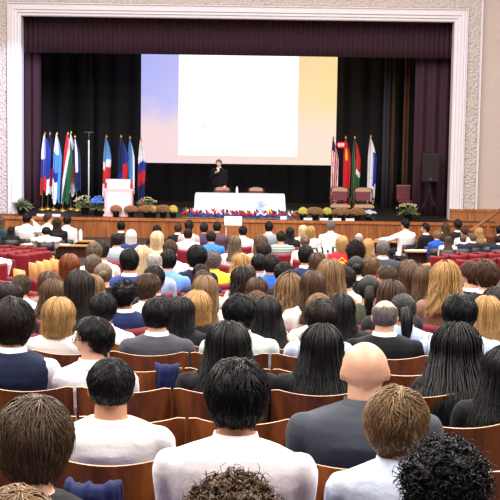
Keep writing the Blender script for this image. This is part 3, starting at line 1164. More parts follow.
    (217, 228, 'short.32', 'dark', 'shirt', '#5a4050', 'person with dark hair in plum brown shirt', dict(wide=1.4)),
    (204, 229, 'short.33', 'dark', 'shirt', '#4a3a50', 'person with greying dark hair in purple shirt', dict()),
    (178, 229, 'short.34', 'brown', 'jacket', '#18181e', 'person with brown hair in black jacket by stage', dict(wide=1.1)),
    (157, 231, 'short.35', 'black', 'jacket', '#202026', 'person with black hair ahead of pale blonde bob', dict()),
    (121, 227, 'short.36', 'black', 'jacket', '#2c2426', 'person with black hair in front of the podium', dict()),
    (189, 227, 'short.37', 'dark', 'shirt', '#c8b0a8', 'person with dark hair ahead of the lilac-white shirt', dict()),
    # delegates at the tables on the left
    (1, 222, 'wave.7', 'mid', 'jacket', '#2a4a50', 'person in teal jacket cut off beside the white shirt', dict(row=47, rz=-40)),
    (27, 218, 'short.38', 'black', 'shirt', '#f8f6f8', 'person in white shirt holding a hand to his ear', dict(row=46, pose='ear', wide=1.2, rz=-20, w=1.1)),
    (11, 236, 'long.15', 'black', 'jacket', '#1e1c20', 'person hunched in black near the white-shirted person', dict(row=45)),
    (48, 219, 'short.39', 'brown', 'shirt', '#f4f2f4', 'person with brown hair looking sideways in white shirt', dict(row=47, turn=50, rz=-15)),
    (46, 232, 'short.40', 'black', 'shirt:plaid', '#ffffff', 'person in brown and white plaid shirt bending forward', dict(row=43, wide=1.6, w=1.2)),
    (57, 224, 'long.16', 'dark', 'sweater', '#161418', 'person with dark hair in black top at tan table', dict(row=45, wide=1.1)),
    (67, 221, 'short.41', 'dark', 'shirt', '#f2eef2', 'person with dark hair in white shirt by water bottle', dict(row=46, wide=1.1)),
    # delegates at the tables on the right
    (405, 225, 'short.42', 'black', 'shirt', '#f6f4f8', 'person with black hair reaching a white sleeve over table', dict(row=46, pose='reach', wide=1.2, turn=-25, rz=30)),
    (425, 229, 'short.43', 'black', 'jacket', '#141418', 'person in black with black hair facing the reaching person', dict(row=45, turn=-50, rz=40)),
    (445, 228, 'long.17', 'brown', 'jacket', '#2e2628', 'person with brown hair looking away by stage steps', dict(row=47, turn=-50)),
    (458, 223, 'short.44', 'black', 'jacket', '#17171b', 'person in black beneath the wooden handrail', dict(row=46, turn=-50)),
    (437, 236, 'short.45', 'light', 'shirt', '#2850a8', 'person with fair hair in cobalt blue shirt', dict(row=43, turn=-25)),
    (448, 246, 'long.18', 'brown', 'shirt', '#e8e0e4', 'person with brown hair in white near cobalt shirt', dict(row=42)),
    (464, 232, 'short.46', 'brown', 'shirt', '#e8e8ec', 'person with brown hair and white collar below handrail', dict(row=45, turn=-50)),
    (463, 245, 'short.47', 'ash', 'jacket', '#20243a', 'person with ash brown hair in navy before red seat', dict(row=43)),
    (473, 242, 'short.48', 'ash', 'jacket', '#26262e', 'person with ash hair in charcoal before red seat', dict(row=44)),
    (479, 233, 'wave.8', 'blonde', 'tee', '#d8c8b8', 'person with long blonde hair beneath the handrail', dict(row=46)),
    (490, 239, 'bob.12', 'red', 'jacket', '#2a2a32', 'person with auburn red hair in dark jacket', dict(row=45)),
    (500, 231, 'short.49', 'black', 'jacket', '#16161c', 'person with black hair at the picture edge under handrail', dict(row=47)),
    (499, 248, 'short.50', 'dark', 'jacket', '#1c2038', 'person in dark navy at picture edge past auburn hair', dict(row=43)),
    (-6, 252, 'short.51', 'brown', 'shirt', '#f6f4f6', 'person in white shirt cut off by tan end panels', dict(row=26, wide=1.4)),
]

taken = {}     # row -> list of x
SEATED = []
for i, (px, py, style, hcol, top, tcol, label, op) in enumerate(P):
    best = None
    rows = [op['row']] if 'row' in op else range(9, 44)
    for k in rows:
        Y = row_y(k) + HEAD.y
        q = at(px, py, Y)
        s = (q.z - row_z(k) - .46) / (HEAD.z - .46)
        cost = abs(s - 1.0) * .6
        x = q.x
        for ox in taken.get(k, []):
            if abs(ox - x) < (.5 if op.get('wide', 1) < 1.15 else .54):
                cost += 10
        if best is None or cost < best[0]:
            best = (cost, k, x, s)
    cost, k, x, s = best
    sz = min(1.2, max(.8, s))
    taken.setdefault(k, []).append(x)
    sxy = op.get('w', 1.0) * (0.6 + .4 * sz)
    rz = R(op.get('rz', RND.uniform(-6, 6)))
    if op.get('rz'):
        Y = row_y(k) + .2
    hd = Vector((0, HEAD.y * sxy, 0))
    hd.rotate(Euler((0, 0, rz)))
    skin = op.get('skin', 'd' if (hcol == 'black' and RND.random() < .12) else ('m' if hcol in ('black', 'dark') and RND.random() < .5 else 'l'))
    o = person((x - hd.x, row_y(k) + .03, row_z(k) + .46 * (1 - sz)), style, hcol, top, tcol, op.get('turn', 0), skin, op.get('pose', 'lap'),
               op.get('wide', 1.0), label, rz, (sxy, sxy, sz), tilt=op.get('tilt', 0), hs=op.get('hs', 1.0), legcol=RND.choice(['#22242c', '#1c1c20', '#2a2c3c', '#3a3430']))
    SEATED.append((o, k, x - hd.x, label, op, i))
    if op.get('glasses'):
        mb = MB()
        for sx in (-1, 1):
            ring = [Vector((sx * .033 + .024 * math.cos(2 * PI * j / 16), .098, .004 + .019 * math.sin(2 * PI * j / 16))) for j in range(17)]
            mb.tube(ring, .0022, 6)
            mb.tube([(sx * .056, .095, .01), (sx * .078, .06, .012), (sx * .082, -.01, .008)], .0022, 6)
        mb.tube([(-.01, .1, .006), (.01, .1, .006)], .0022, 6)
        g = obj('eyeglasses', mb, M['black'], o, HEAD)
        g.rotation_euler = (0, 0, -R(op['turn']))
    if op.get('print_'):
        mb = MB()
        mb.tube([(-.07, .055, .86), (0, .05, .93), (.07, .055, .86)], .012, 8)
        mb.ell((0, .055, .84), (.05, .012, .035), 12, 8)
        obj('gold_print', mb, M['f_gold'], o)


# ------------------------------------------------------------------ seats
SEAT_W = 0.455


def back_mesh(kind):
    mb = MB()
    hw = SEAT_W / 2
    nu, nv = 14, 8
    th = .014 if kind == 'wood' else .05

    def S(u, v, o):
        # u across, v up; the panel is curved round the sitter and leans back
        y = .115 - .115 * v - .075 * (1 - u * u) + o
        z = .40 + (.435 + .022 * u * u) * v
        if v > .86 and abs(u) > .9:
            z -= (v - .86) / .14 * .012
        return Vector((u * hw, y, z))
    outer = [[S(-1 + 2 * j / nu, i / nv, 0) for j in range(nu + 1)] for i in range(nv + 1)]
    inner = [[S(-1 + 2 * j / nu, i / nv, th) for j in range(nu + 1)] for i in range(nv + 1)]
    vs = [p for r_ in outer for p in r_] + [p for r_ in inner for p in r_]
    n1 = nu + 1
    off = n1 * (nv + 1)
    fs, mi = [], []
    for i in range(nv):
        for j in range(nu):
            a = i * n1 + j
            fs.append((a, a + 1, a + n1 + 1, a + n1)); mi.append(0)
            a += off
            fs.append((a, a + n1, a + n1 + 1, a + 1)); mi.append(0)
    for j in range(nu):
        a = nv * n1 + j
        fs.append((a, a + 1, off + a + 1, off + a)); mi.append(1)
        a = j
        fs.append((a + 1, a, off + a, off + a + 1)); mi.append(1)
    for i in range(nv):
        a = i * n1
        fs.append((a, a + n1, off + a + n1, off + a)); mi.append(1)
        a = i * n1 + nu
        fs.append((a + n1, a, off + a, off + a + n1)); mi.append(1)
    mb.add(vs, fs)
    mb.mi = mi
    return mb.mesh('seat_back', [M['wood_seat'], M['ply_edge']] if kind == 'wood' else [M['red_seat'], M['red_dark']], kind != 'wood')


def pan_mesh(kind):
    mb = MB()
    rings = []
    for y, a, zt, zb in ((.13, .19, .445, .40), (.16, .205, .455, .39), (.3, .212, .45, .385), (.44, .21, .45, .385), (.50, .2, .44, .39), (.515, .19, .425, .40)):
        rings.append([Vector((-a, y, zb)), Vector((a, y, zb)), Vector((a + .005, y, (zt + zb) / 2)), Vector((a - .01, y, zt)), Vector((-a + .01, y, zt)), Vector((-a - .005, y, (zt + zb) / 2))])
    mb.rings(rings)
    return mb.mesh('seat_pan', [M['blue_pad'] if kind == 'wood' else M['red_seat']])


def pad_mesh():
    mb = MB()
    hw = SEAT_W / 2 - .03
    rings = []
    for i in range(7):
        v = .1 + .8 * i / 6
        e = .014 if i in (0, 6) else 0
        y = .115 - .115 * v + .0165
        z = .40 + .45 * v
        row = []
        for j in range(9):
            u = -1 + 2 * j / 8
            row.append(Vector((u * hw * (1 - e), y - .075 * (1 - (u * .87) ** 2), z)))
        row2 = [p + Vector((0, .022 - e, 0)) for p in row[::-1]]
        rings.append(row + row2)
    mb.rings(rings)
    return mb.mesh('back_pad', [M['blue_pad']])


def standard_mesh():
    mb = MB()
    x = -.235
    mb.tube([(x, .1, .0), (x, .12, .2), (x, .13, .42)], [.016, .012, .014], 8, flat=(1, 1))
    mb.tube([(x, .13, .42), (x, .16, .53), (x, .2, .565)], [.013, .011, .012], 8)
    mb.box((x - .012, .04, 0), (x + .012, .3, .015))
    mb.box((x - .006, .1, .38), (x + .006, .3, .44))
    return mb.mesh('standard', [M['iron']])


def arm_mesh():
    mb = MB()
    x = -.235
    mb.rings([[Vector((x + a * w, y, z + h * .016)) for a, h in ((-1, -1), (1, -1), (1, .6), (.7, 1), (-.7, 1), (-1, .6))] for y, w, z in
              ((.09, .006, .575), (.12, .008, .58), (.28, .010, .585), (.34, .009, .582), (.36, .006, .575))])
    return mb.mesh('armrest', [M['wood_seat']])


def endpanel_mesh():
    """oak panel closing the aisle end of a row"""
    mb = MB()
    x0, x1 = .232, .262
    prof = [(.03, .16), (.31, .16), (.32, .60), (.29, .64), (.0, .70), (-.02, .68)]
    mb.rings([[Vector((x0, y, z)) for y, z in prof], [Vector((x1, y, z)) for y, z in prof]])
    return mb.mesh('end_panel', [M['tan_panel']])


SM = {}
for kd in ('wood', 'red'):
    SM[kd] = [('seat_back', back_mesh(kd)), ('seat_pan', pan_mesh(kd)), ('standard', standard_mesh()), ('armrest', arm_mesh())]
SM['wood'].append(('back_pad', pad_mesh()))
ENDP = endpanel_mesh()
SEATS = []


def seat(x, k, kind, label, group, end=False):
    r_ = empty('theatre_seat', (x, row_y(k), row_z(k)))
    for nm, me in SM[kind]:
        link(nm, me, r_)
    if end:
        link('end_panel', ENDP, r_)
    if len(label.split()) > 16:
        label = label.replace(' person with', ' person,').replace('the person in', 'person in').replace(' with ', ', ').replace(' and ', ', ').replace('the ', '')
    tag(r_, label, 'seat', group)
    SEATS.append((k, x))
    return r_


def delegate_chair(o, x, k, label):
    r_ = empty('delegate_chair', (x, row_y(k) + .03, row_z(k)), o.rotation_euler.z)

    def mk():
        out = []
        mb = MB(); mb.rings([[Vector((x_, y_, z)) for x_, y_ in ((-.21, .1), (.21, .1), (.22, .5), (-.22, .5))] for z in (.41, .45)]); out.append(('seat', mb.mesh('chair_seat', [M['black']])))
        mb = MB(); mb.rings([[Vector((x_, .04 - .03 * (1 - (x_ / .2) ** 2), z)) for x_ in (-.2, -.1, 0, .1, .2)] + [Vector((x_, .06 - .03 * (1 - (x_ / .2) ** 2), z)) for x_ in (.2, .1, 0, -.1, -.2)] for z in (.58, .8)]); out.append(('backrest', mb.mesh('chair_back', [M['black']])))
        for sx in (-.2, .2):
            mb = MB(); mb.tube([(sx, .04, 0), (sx, .07, .42), (sx, .045, .8)], .012, 6); out.append(('leg', mb.mesh('chair_rear_leg', [M['iron']])))
            mb = MB(); mb.tube([(sx, .5, 0), (sx, .47, .42)], .012, 6); out.append(('leg', mb.mesh('chair_front_leg', [M['iron']])))
        return out
    for nm, me in cached('dchair', mk):
        link(nm, me, r_)
    tag(r_, label, 'chair', 'chairs of the delegates')


NUM = ['', 'one', 'two', 'three', 'four', 'five', 'six', 'seven', 'eight', 'nine', 'ten']
WOOD_LAST = 8
G_W, G_R = 'wooden theatre seats with blue pads', 'red upholstered theatre seats'
busy = {}
# wooden rows: one regular run of seats per row, from the gaps seen between the backs
EDGE_PX = {0: 232, 1: 130, 2: 175, 3: 172, 4: 188, 5: 173, 6: 184, 7: 190, 8: 182}
named = {}
for k in range(0, WOOD_LAST + 1):
    ex = at(EDGE_PX[k], 300, row_y(k)).x
    pitch = .47
    half = 250 / FPX * row_y(k) + .3
    xs = [ex + pitch * (j + .5) for j in range(-16, 17) if abs(ex + pitch * (j + .5)) < half]
    who = {}
    for (o, kk, x, label, op, i) in SEATED:
        if kk == k:
            j = min(range(len(xs)), key=lambda j: abs(xs[j] - x) + (5 if j in who else 0))
            who[j] = label
    for j, x in enumerate(xs):
        if j in who:
            lb = 'wooden seat of the ' + who[j]
        elif who:
            jj = min(who, key=lambda q: abs(q - j))
            lb = f"empty wooden seat {NUM[abs(j - jj)]} {'left' if j < jj else 'right'} of {who[jj].split(' ', 1)[1] if len(who[jj].split()) > 9 else who[jj]}"
        else:
            lb = f"empty wooden seat {NUM[j + 1]} from the left, between bald person and long black hair"
        seat(x, k, 'wood', lb, G_W)
# red rows: the seats people sit on, and the empty ones between them
for (o, k, x, label, op, i) in SEATED:
    if k >= 42:
        delegate_chair(o, x, k, 'dark chair of the ' + label)
    elif k > WOOD_LAST:
        busy.setdefault(k, []).append((x, label))
        seat(x, k, 'red', 'red seat of the ' + label, G_R)
for k in range(WOOD_LAST + 1, 24):
    half = 250 / FPX * row_y(k) + .1
    xs = sorted(busy.get(k, []))
    if not xs:
        continue
    for x0, lb in list(xs):
        for sgn in (-1, 1):
            for n in (1, 2):
                x = x0 + sgn * .47 * n
                if abs(x) > half or any(abs(x - b_[0]) < .465 for b_ in busy[k]):
                    break
                busy[k].append((x, None))
                seat(x, k, 'red', f"empty red seat {NUM[n]} {'left' if sgn < 0 else 'right'} of the {lb}", G_R)


def free_seat(px, py, k, label, kind='red'):
    x = at(px, py, row_y(k)).x
    if any(abs(x - b_[0]) < .465 for b_ in busy.get(k, [])):
        return
    busy.setdefault(k, []).append((x, None))
    seat(x, k, kind, label, G_R)


# empty red seats seen between the heads farther down
for px, py, k, lb in ((182, 262, 27, 'empty red seat with grey-brown back right of sky blue shirt'),
                      (228, 262, 28, 'empty red seat right of the bright yellow shirt'),
                      (272, 256, 36, 'empty red seat below the grey striped sweater'),
                      (284, 256, 36, 'empty red seat below the long black hair by stage'),
                      (250, 268, 29, 'empty red seat below the fluffy blonde curls'),
                      (112, 268, 28, 'empty red seat right of the fair bun'),
                      (150, 268, 30, 'empty red seat below the pale blonde hair'),
                      (205, 252, 38, 'empty red seat left of the medium blue shirt'),
                      (224, 252, 38, 'empty red seat right of the medium blue shirt'),
                      (182, 252, 38, 'empty red seat below the lilac-white shirt'),
                      (393, 262, 31, 'empty red seat right of the grey-haired older man'),
                      (322, 250, 38, 'empty red seat below the zebra striped top'),
                      (360, 268, 29, 'empty red seat between black low bun and curly fair hair')):
    free_seat(px, py, k, lb)
# side blocks beyond the aisles: the rows bend towards the stage, each closed by an oak end panel
side_l = ['nearest the camera', 'second from the camera', 'third from the camera', 'fourth from the camera', 'fifth from the camera', 'sixth from the camera', 'seventh from the camera']


def side_row(px, k, sgn, nmax, q, nm):
    """a row starting at the aisle and running outwards, turned towards the stage"""
    y0 = row_y(k)
    x0 = at(px, 270, y0).x
    a = R(24) * sgn            # seats look inwards
    for n in range(nmax):
        d = .26 + .47 * n
        x, y = x0 + sgn * d * math.cos(a), y0 + d * math.sin(abs(a))
        if abs(x) > 250 / FPX * y + .5:
            break
        nmn = 'left' if sgn < 0 else 'right'
        r_ = seat(x, k, 'red', (f"red aisle seat with oak end panel, {side_l[q]} on the {nmn} aisle" if n == 0 else
                                f"red seat {NUM[n]} in from {nmn} aisle, row {side_l[q]}"), G_R)
        r_.location.y = y
        r_.rotation_euler = (0, 0, a)
        if n == 0:
            e = link('end_panel', ENDP, r_)
            if sgn > 0:
                e.location.x = -.495


for q, (px, k) in enumerate(((15, 28), (30, 32), (37.5, 33), (44.5, 34), (51.5, 35), (47, 38))):
    side_row(px, k, -1, (2, 3, 3, 3, 4, 6)[q], q, 'left')
for q, (px, k) in enumerate(((429, 36), (440, 38), (455, 33))):
    side_row(px, k, 1, 6, q, 'right')
print('PEOPLE', len(SEATED), 'SEATS', len(SEATS))

# ------------------------------------------------------------------ the hall
YL, YA = 49.3, 50.2          # stage lip, proscenium plane
ZS = at(237, 219.5, YL).z    # stage floor
HX = 14.5


def struct(name, mb, mat, parent=None, smooth=False):
    o = obj(name, mb, mat, parent, smooth=smooth)
    o['kind'] = 'structure'
    return o


mb = MB()
for k in range(-3, NROW + 1):
    y0 = row_y(k) - .12
    z = row_z(k) if k < NROW else 0
    zn = row_z(k + 1) if k + 1 < NROW else 0
    y1 = y0 + DS
    mb.add([(-HX, y0, z), (HX, y0, z), (HX, y1, z), (-HX, y1, z)], [(0, 1, 2, 3)], 0)
    mb.add([(-HX, y1, z), (HX, y1, z), (HX, y1, zn), (-HX, y1, zn)], [(0, 1, 2, 3)], 0)
mb.add([(-HX, y1, 0), (HX, y1, 0), (HX, 58, 0), (-HX, 58, 0)], [(0, 1, 2, 3)], 0)
struct('floor', mb, [M['concrete']])
for sx, nm in ((-1, 'aisle_carpet'), (1, 'aisle_carpet')):
    mb = MB()
    xc = (-3.75 if sx < 0 else 4.05)
    w = .48
    for k in range(12, NROW):
        y0 = row_y(k) - .12
        z = row_z(k) + .006
        mb.box((xc - w, y0, z - .03), (xc + w, y0 + DS, z))
    o = obj(nm, mb, M['carpet'])
    o['kind'] = 'structure'

# opening of the proscenium
pl = at(21.5, 120, YA)
pr = at(451.5, 120, YA)
ptop = at(237, 19, YA).z
XLp, XRp, ZT = pl.x, pr.x, ptop
# front wall with the opening, 0.5 m thick
mb = MB()
w1 = .95   # mouldings cover this much
mb.box((-HX, YA, 0), (XLp - w1 * .5, YA + .5, 14))
mb.box((XRp + w1 * .5, YA, 0), (HX, YA + .5, 14))
mb.box((XLp - w1 * .5, YA, ZT + w1 * .5), (XRp + w1 * .5, YA + .5, 14))
struct('wall_front', mb, [M['plaster']])
mb = MB()
mb.box((-HX - .3, -6, -1), (-HX, YA + .5, 14))
struct('wall_left', mb, [M['plaster']])
mb = MB()
mb.box((HX, -6, -1), (HX + .3, YA + .5, 14))
struct('wall_right', mb, [M['plaster']])


def frame_sweep(prof, mi=0):
    """moulding profile (outward offset, depth towards the hall) taken up the left, across the top and down the right"""
    mb = MB()
    rings = []
    for cx, cz, dx, dz in ((XLp, ZS - .2, -1, 0), (XLp, ZT, -1, 1), (XRp, ZT, 1, 1), (XRp, ZS - .2, 1, 0)):
        rings.append([Vector((cx + dx * o, YA - d, cz + dz * o)) for o, d in prof])
    mb.rings(rings, mi, cap=True, closed=True)
    return mb


px_m = YA / FPX
o_in = 13 * px_m
mb = frame_sweep([(0, -.5), (0, .03), (.03, .06), (.1, .06), (.12, .12), (.19, .12), (.22, .17), (.31, .17), (.34, .11), (.38, .11), (.41, .2), (o_in, .2), (o_in, -.5)])
struct('trim_1', mb, [M['moulding']])
o2 = 25.5 * px_m
mb = frame_sweep([(o_in, -.3), (o_in, .1), (o_in + .05, .13), (o2 - .05, .13), (o2, .1), (o2, -.3)])
struct('trim_2', mb, [M['ornate']])
o3 = 28 * px_m
mb = frame_sweep([(o2, -.3), (o2, .12), (o2 + .02, .19), (o3 - .02, .19), (o3, .12), (o3, -.3)])
struct('trim_3', mb, [M['moulding']])

# wainscot on the front wall, right of the stage, and the steps' handrail
zw = at(470, 209, YA - .1).z
for sgn, x0, x1, nm in ((1, XRp + .02, HX, 'trim_4'), (-1, -HX, XLp - .02, 'trim_5')):
    mb = MB()
    zt = zw if sgn > 0 else ZS + .02
    x = x0
    while x < x1:
        mb.box((x + .004, YA - .26, 0), (min(x + .28, x1), YA - .22, zt - .06))
        x += .28
    mb.box((x0, YA - .22, 0), (x1, YA, zt - .04))
    mb.box((x0, YA - .29, zt - .07), (x1, YA, zt))
    struct(nm, mb, [M['wainscot']])
rail = empty('stage_handrail', at(470, 231, 47.5))
b0 = Vector(rail.location)
mb = MB()
p1 = at(506, 206, 48.6) - b0
mb.tube([(0, 0, 0), p1], .075, 10, flat=(1, .7))
obj('handrail', mb, M['wainscot'], rail, smooth=True)
for t in (.04, .5, .93):
    mb = MB()
    q = p1 * t
    mb.tube([q, (q.x, q.y, -b0.z)], .035, 8)
    obj('newel_post', mb, M['wainscot'], rail, smooth=True)
tag(rail, 'sloping wooden handrail of the steps beside the stage', 'handrail')

# the stage
sx0, sx1 = at(-4, 217, YL).x, at(452, 222, YL).x
mb = MB()
mb.box((sx0 - 3, YL + .02, ZS - .12), (sx1 + 1.5, 58, ZS))
mb.box((sx0 - 3, YL - .06, ZS - .09), (sx1 + 1.5, YL + .02, ZS + .005), 1)
struct('stage_floor', mb, [M['stage_floor'], M['stage_wood']])
xa = at(95, 230, YL).x
i = 0
mb = MB()
x = sx0 - 3
while x < sx1 + 1.5:
    mb.box((x + .006, YL, 0), (x + .3, YL + .05, ZS - .09))
    x += .3
mb.box((sx0 - 3, YL + .05, 0), (sx1 + 1.5, YL + .1, ZS - .09))
struct('wall_stage_front', mb, [M['stage_wood']])
# stage house
mb = MB()
mb.box((XLp - 4, 57.4, 0), (XRp + 4, 57.7, 12.5))
mb.box((XLp - 4.2, YA + .5, 0), (XLp - 4, 57.7, 12.5))
mb.box((XRp + 4, YA + .5, 0), (XRp + 4.2, 57.7, 12.5))
mb.box((XLp - 4.2, YA + .5, 12.5), (XRp + 4.2, 57.7, 12.7))
struct('wall_stage_house', mb, [M['black_velvet']])


def drape(name, x0, x1, Y, z0, z1, mat, label, folds=.22, depth=.05, seed=0, cat='curtain', group=None):
    mb = MB()
    r = random.Random(seed)
    n = max(8, int((x1 - x0) / folds * 10))
    top, bot = [], []
    ph = 0
    pts = []
    for j in range(n + 1):
        x = x0 + (x1 - x0) * j / n
        ph += (x1 - x0) / n / folds * 2 * PI * (1 + .25 * mnoise.noise(Vector((x * 1.7, seed, 0))))
        pts.append((x, depth * math.sin(ph) + .03 * mnoise.noise(Vector((x * .6, seed + 5, 0)))))
    rings = []
    for i in range(6):
        t = i / 5
        z = z0 + (z1 - z0) * t
        f = 1 + .3 * (1 - t)
        front = [Vector((x, Y + d * f, z)) for x, d in pts]
        back = [Vector((x, Y + d * f + .012, z)) for x, d in reversed(pts)]
        rings.append(front + back)
    mb.rings(rings)
    o = obj(name, mb, mat, smooth=True)
    tag(o, label, cat, group)
    return o


zv = at(237, 55.5, YA + .9).z
drape('valance_curtain', XLp - .3, XRp + .3, YA + .85, zv, ZT + 1.2, M['velvet'], 'long maroon velvet valance hanging across the top of the stage', .17, .03, 1)
xl = at(41, 130, YA + 1.5).x
drape('leg_curtain', XLp - .6, xl, YA + 1.5, ZS, ZT + 1.2, M['velvet'], 'maroon velvet side curtain beside the flag group', .3, .05, 2)
xr = at(414, 130, YA + 1.5).x
drape('leg_curtain', xr, XRp + .6, YA + 1.5, ZS, ZT + 1.2, M['velvet'], 'maroon velvet side curtain behind the tripod loudspeaker', .4, .05, 3)
YB = 56.2
drape('backdrop_curtain', XLp - 2, XRp + 2, YB, ZS, ZT + 2, M['black_velvet'], 'black velvet curtain closing the back of the stage under the screen', .7, .05, 4)
for (a, b_, mm, lb, Y) in ((383, 390, 'grey_drape', 'narrow grey drape next to the pale blue flag', 54.2), (403, 409, 'brown_drape', 'wider brown drape right of the dark gap', 54.0),
                           (391.5, 395, 'brown_drape', 'thin brown drape right of the grey drape', 54.4)):
    drape('wing_drape', at(a, 130, Y).x, at(b_, 130, Y).x, Y, ZS, ZT + 1, M[mm], lb, .12, .04, a)
drape('wing_drape', at(86, 130, 54.6).x, at(94, 130, 54.6).x, 54.6, ZS, ZT + 1, M['black_velvet'], 'black wing drape behind the white pole', .2, .05, 9)

# projection screen with the projected picture
YS = 54.0
c = [at(141, 54, YS), at(336.5, 59, YS), at(336.5, 166.5, YS), at(141, 161.5, YS)]
cx0, cx1 = (c[0].x + c[3].x) / 2, (c[1].x + c[2].x) / 2
cz1, cz0 = (c[0].z + c[1].z) / 2 + .3, (c[2].z + c[3].z) / 2
scr = empty('projection_screen', ((cx0 + cx1) / 2, YS, cz0))
hw, hh = (cx1 - cx0) / 2, cz1 - cz0
m, nt, b = newmat('projected_background')
tc = N(nt, 'ShaderNodeTexCoord')
sp = N(nt, 'ShaderNodeSeparateXYZ')
nt.links.new(tc.outputs['Generated'], sp.inputs[0])
r1 = N(nt, 'ShaderNodeValToRGB')
els = r1.color_ramp.elements
els[0].position, els[0].color = 0.0, lin('#f2d6da')
els[1].position, els[1].color = 1.0, lin('#f8e2cc')
e = els.new(.45); e.color = lin('#f2dad8')
nt.links.new(sp.outputs['X'], r1.inputs[0])
r2 = N(nt, 'ShaderNodeValToRGB')
els = r2.color_ramp.elements
els[0].position, els[0].color = 0.0, lin('#b4b8f8')
els[1].position, els[1].color = 1.0, lin('#ffe0a0')
e = els.new(.25); e.color = lin('#c4c0f6')
e = els.new(.72); e.color = lin('#fbdcb0')
nt.links.new(sp.outputs['X'], r2.inputs[0])
nz = N(nt, 'ShaderNodeTexNoise')
nz.inputs['Scale'].default_value = 5
nt.links.new(tc.outputs['Generated'], nz.inputs['Vector'])
ad = N(nt, 'ShaderNodeMath', operation='MULTIPLY_ADD')
ad.inputs[1].default_value = .5
ad.inputs[2].default_value = -.25
nt.links.new(nz.outputs['Fac'], ad.inputs[0])
a2 = N(nt, 'ShaderNodeMath', operation='ADD')
nt.links.new(sp.outputs['Z'], a2.inputs[0])
nt.links.new(ad.outputs[0], a2.inputs[1])
mr = N(nt, 'ShaderNodeMapRange')
mr.inputs[1].default_value = .28
mr.inputs[2].default_value = .6
nt.links.new(a2.outputs[0], mr.inputs[0])
mx = N(nt, 'ShaderNodeMix', data_type='RGBA')
nt.links.new(mr.outputs[0], mx.inputs[0])
nt.links.new(r1.outputs[0], mx.inputs[6])
nt.links.new(r2.outputs[0], mx.inputs[7])
nt.links.new(mx.outputs[2], b.inputs['Emission Color'])
b.inputs['Emission Strength'].default_value = 1.0
b.inputs['Base Color'].default_value = (.02, .02, .02, 1)
M['proj_bg'] = m
M['proj_white'] = plain('projected_white', '#101010', .9, emit='#ffffff', es=1.25)
M['proj_blue'] = plain('projected_pale_blue', '#101010', .9, emit='#cfe4fb', es=1.0)
M['proj_rose'] = plain('projected_rose', '#101010', .9, emit='#f2d4e4', es=1.0)
mb = MB()
mb.box((-hw, 0, 0), (hw, .04, hh))
obj('screen_surface', mb, M['proj_bg'], scr)
mb = MB()
s0, s1 = at(179, 50, YS).x - scr.location.x, at(299, 50, YS).x - scr.location.x
zb = at(239, 156, YS).z - scr.location.z
mb.box((s0, -.006, zb), (s1, 0, hh))
sl = obj('projected_slide', mb, M['proj_white'], scr)
sl['label'] = 'bright white projected slide'
mb = MB()
q = at(204, 127.5, YS) - scr.location
k = YS / FPX
mb.rings([[Vector((q.x + a * k, y, q.z + b_ * k)) for a, b_ in ((-.3, 0), (3.6, 0), (1.2, 1.2), (.6, 5.6))] for y in (-.012, -.006)])
mb.rings([[Vector((q.x + a * k, y, q.z + b_ * k)) for a, b_ in ((-4.4, 0), (-2.6, 0), (-1.5, 3.4))] for y in (-.012, -.006)])
obj('slide_emblem', mb, M['proj_blue'], sl)
mb = MB()
mb.box((q.x + 1.2 * k, -.012, q.z + 11 * k), (q.x + 1.9 * k, -.006, q.z + 14 * k))
mb.box((q.x + 1.3 * k, -.012, q.z + 8 * k), (q.x + 1.8 * k, -.006, q.z + 9.6 * k))
obj('slide_mark', mb, M['proj_rose'], sl)
tag(scr, 'wide projection screen glowing above the stage', 'screen')

# ------------------------------------------------------------------ flags
MF = ['f_red', 'f_white', 'f_blue', 'f_light', 'f_green', 'f_black', 'f_orange', 'f_navy', 'f_gold']
FI = {n[2:]: i for i, n in enumerate(MF)}


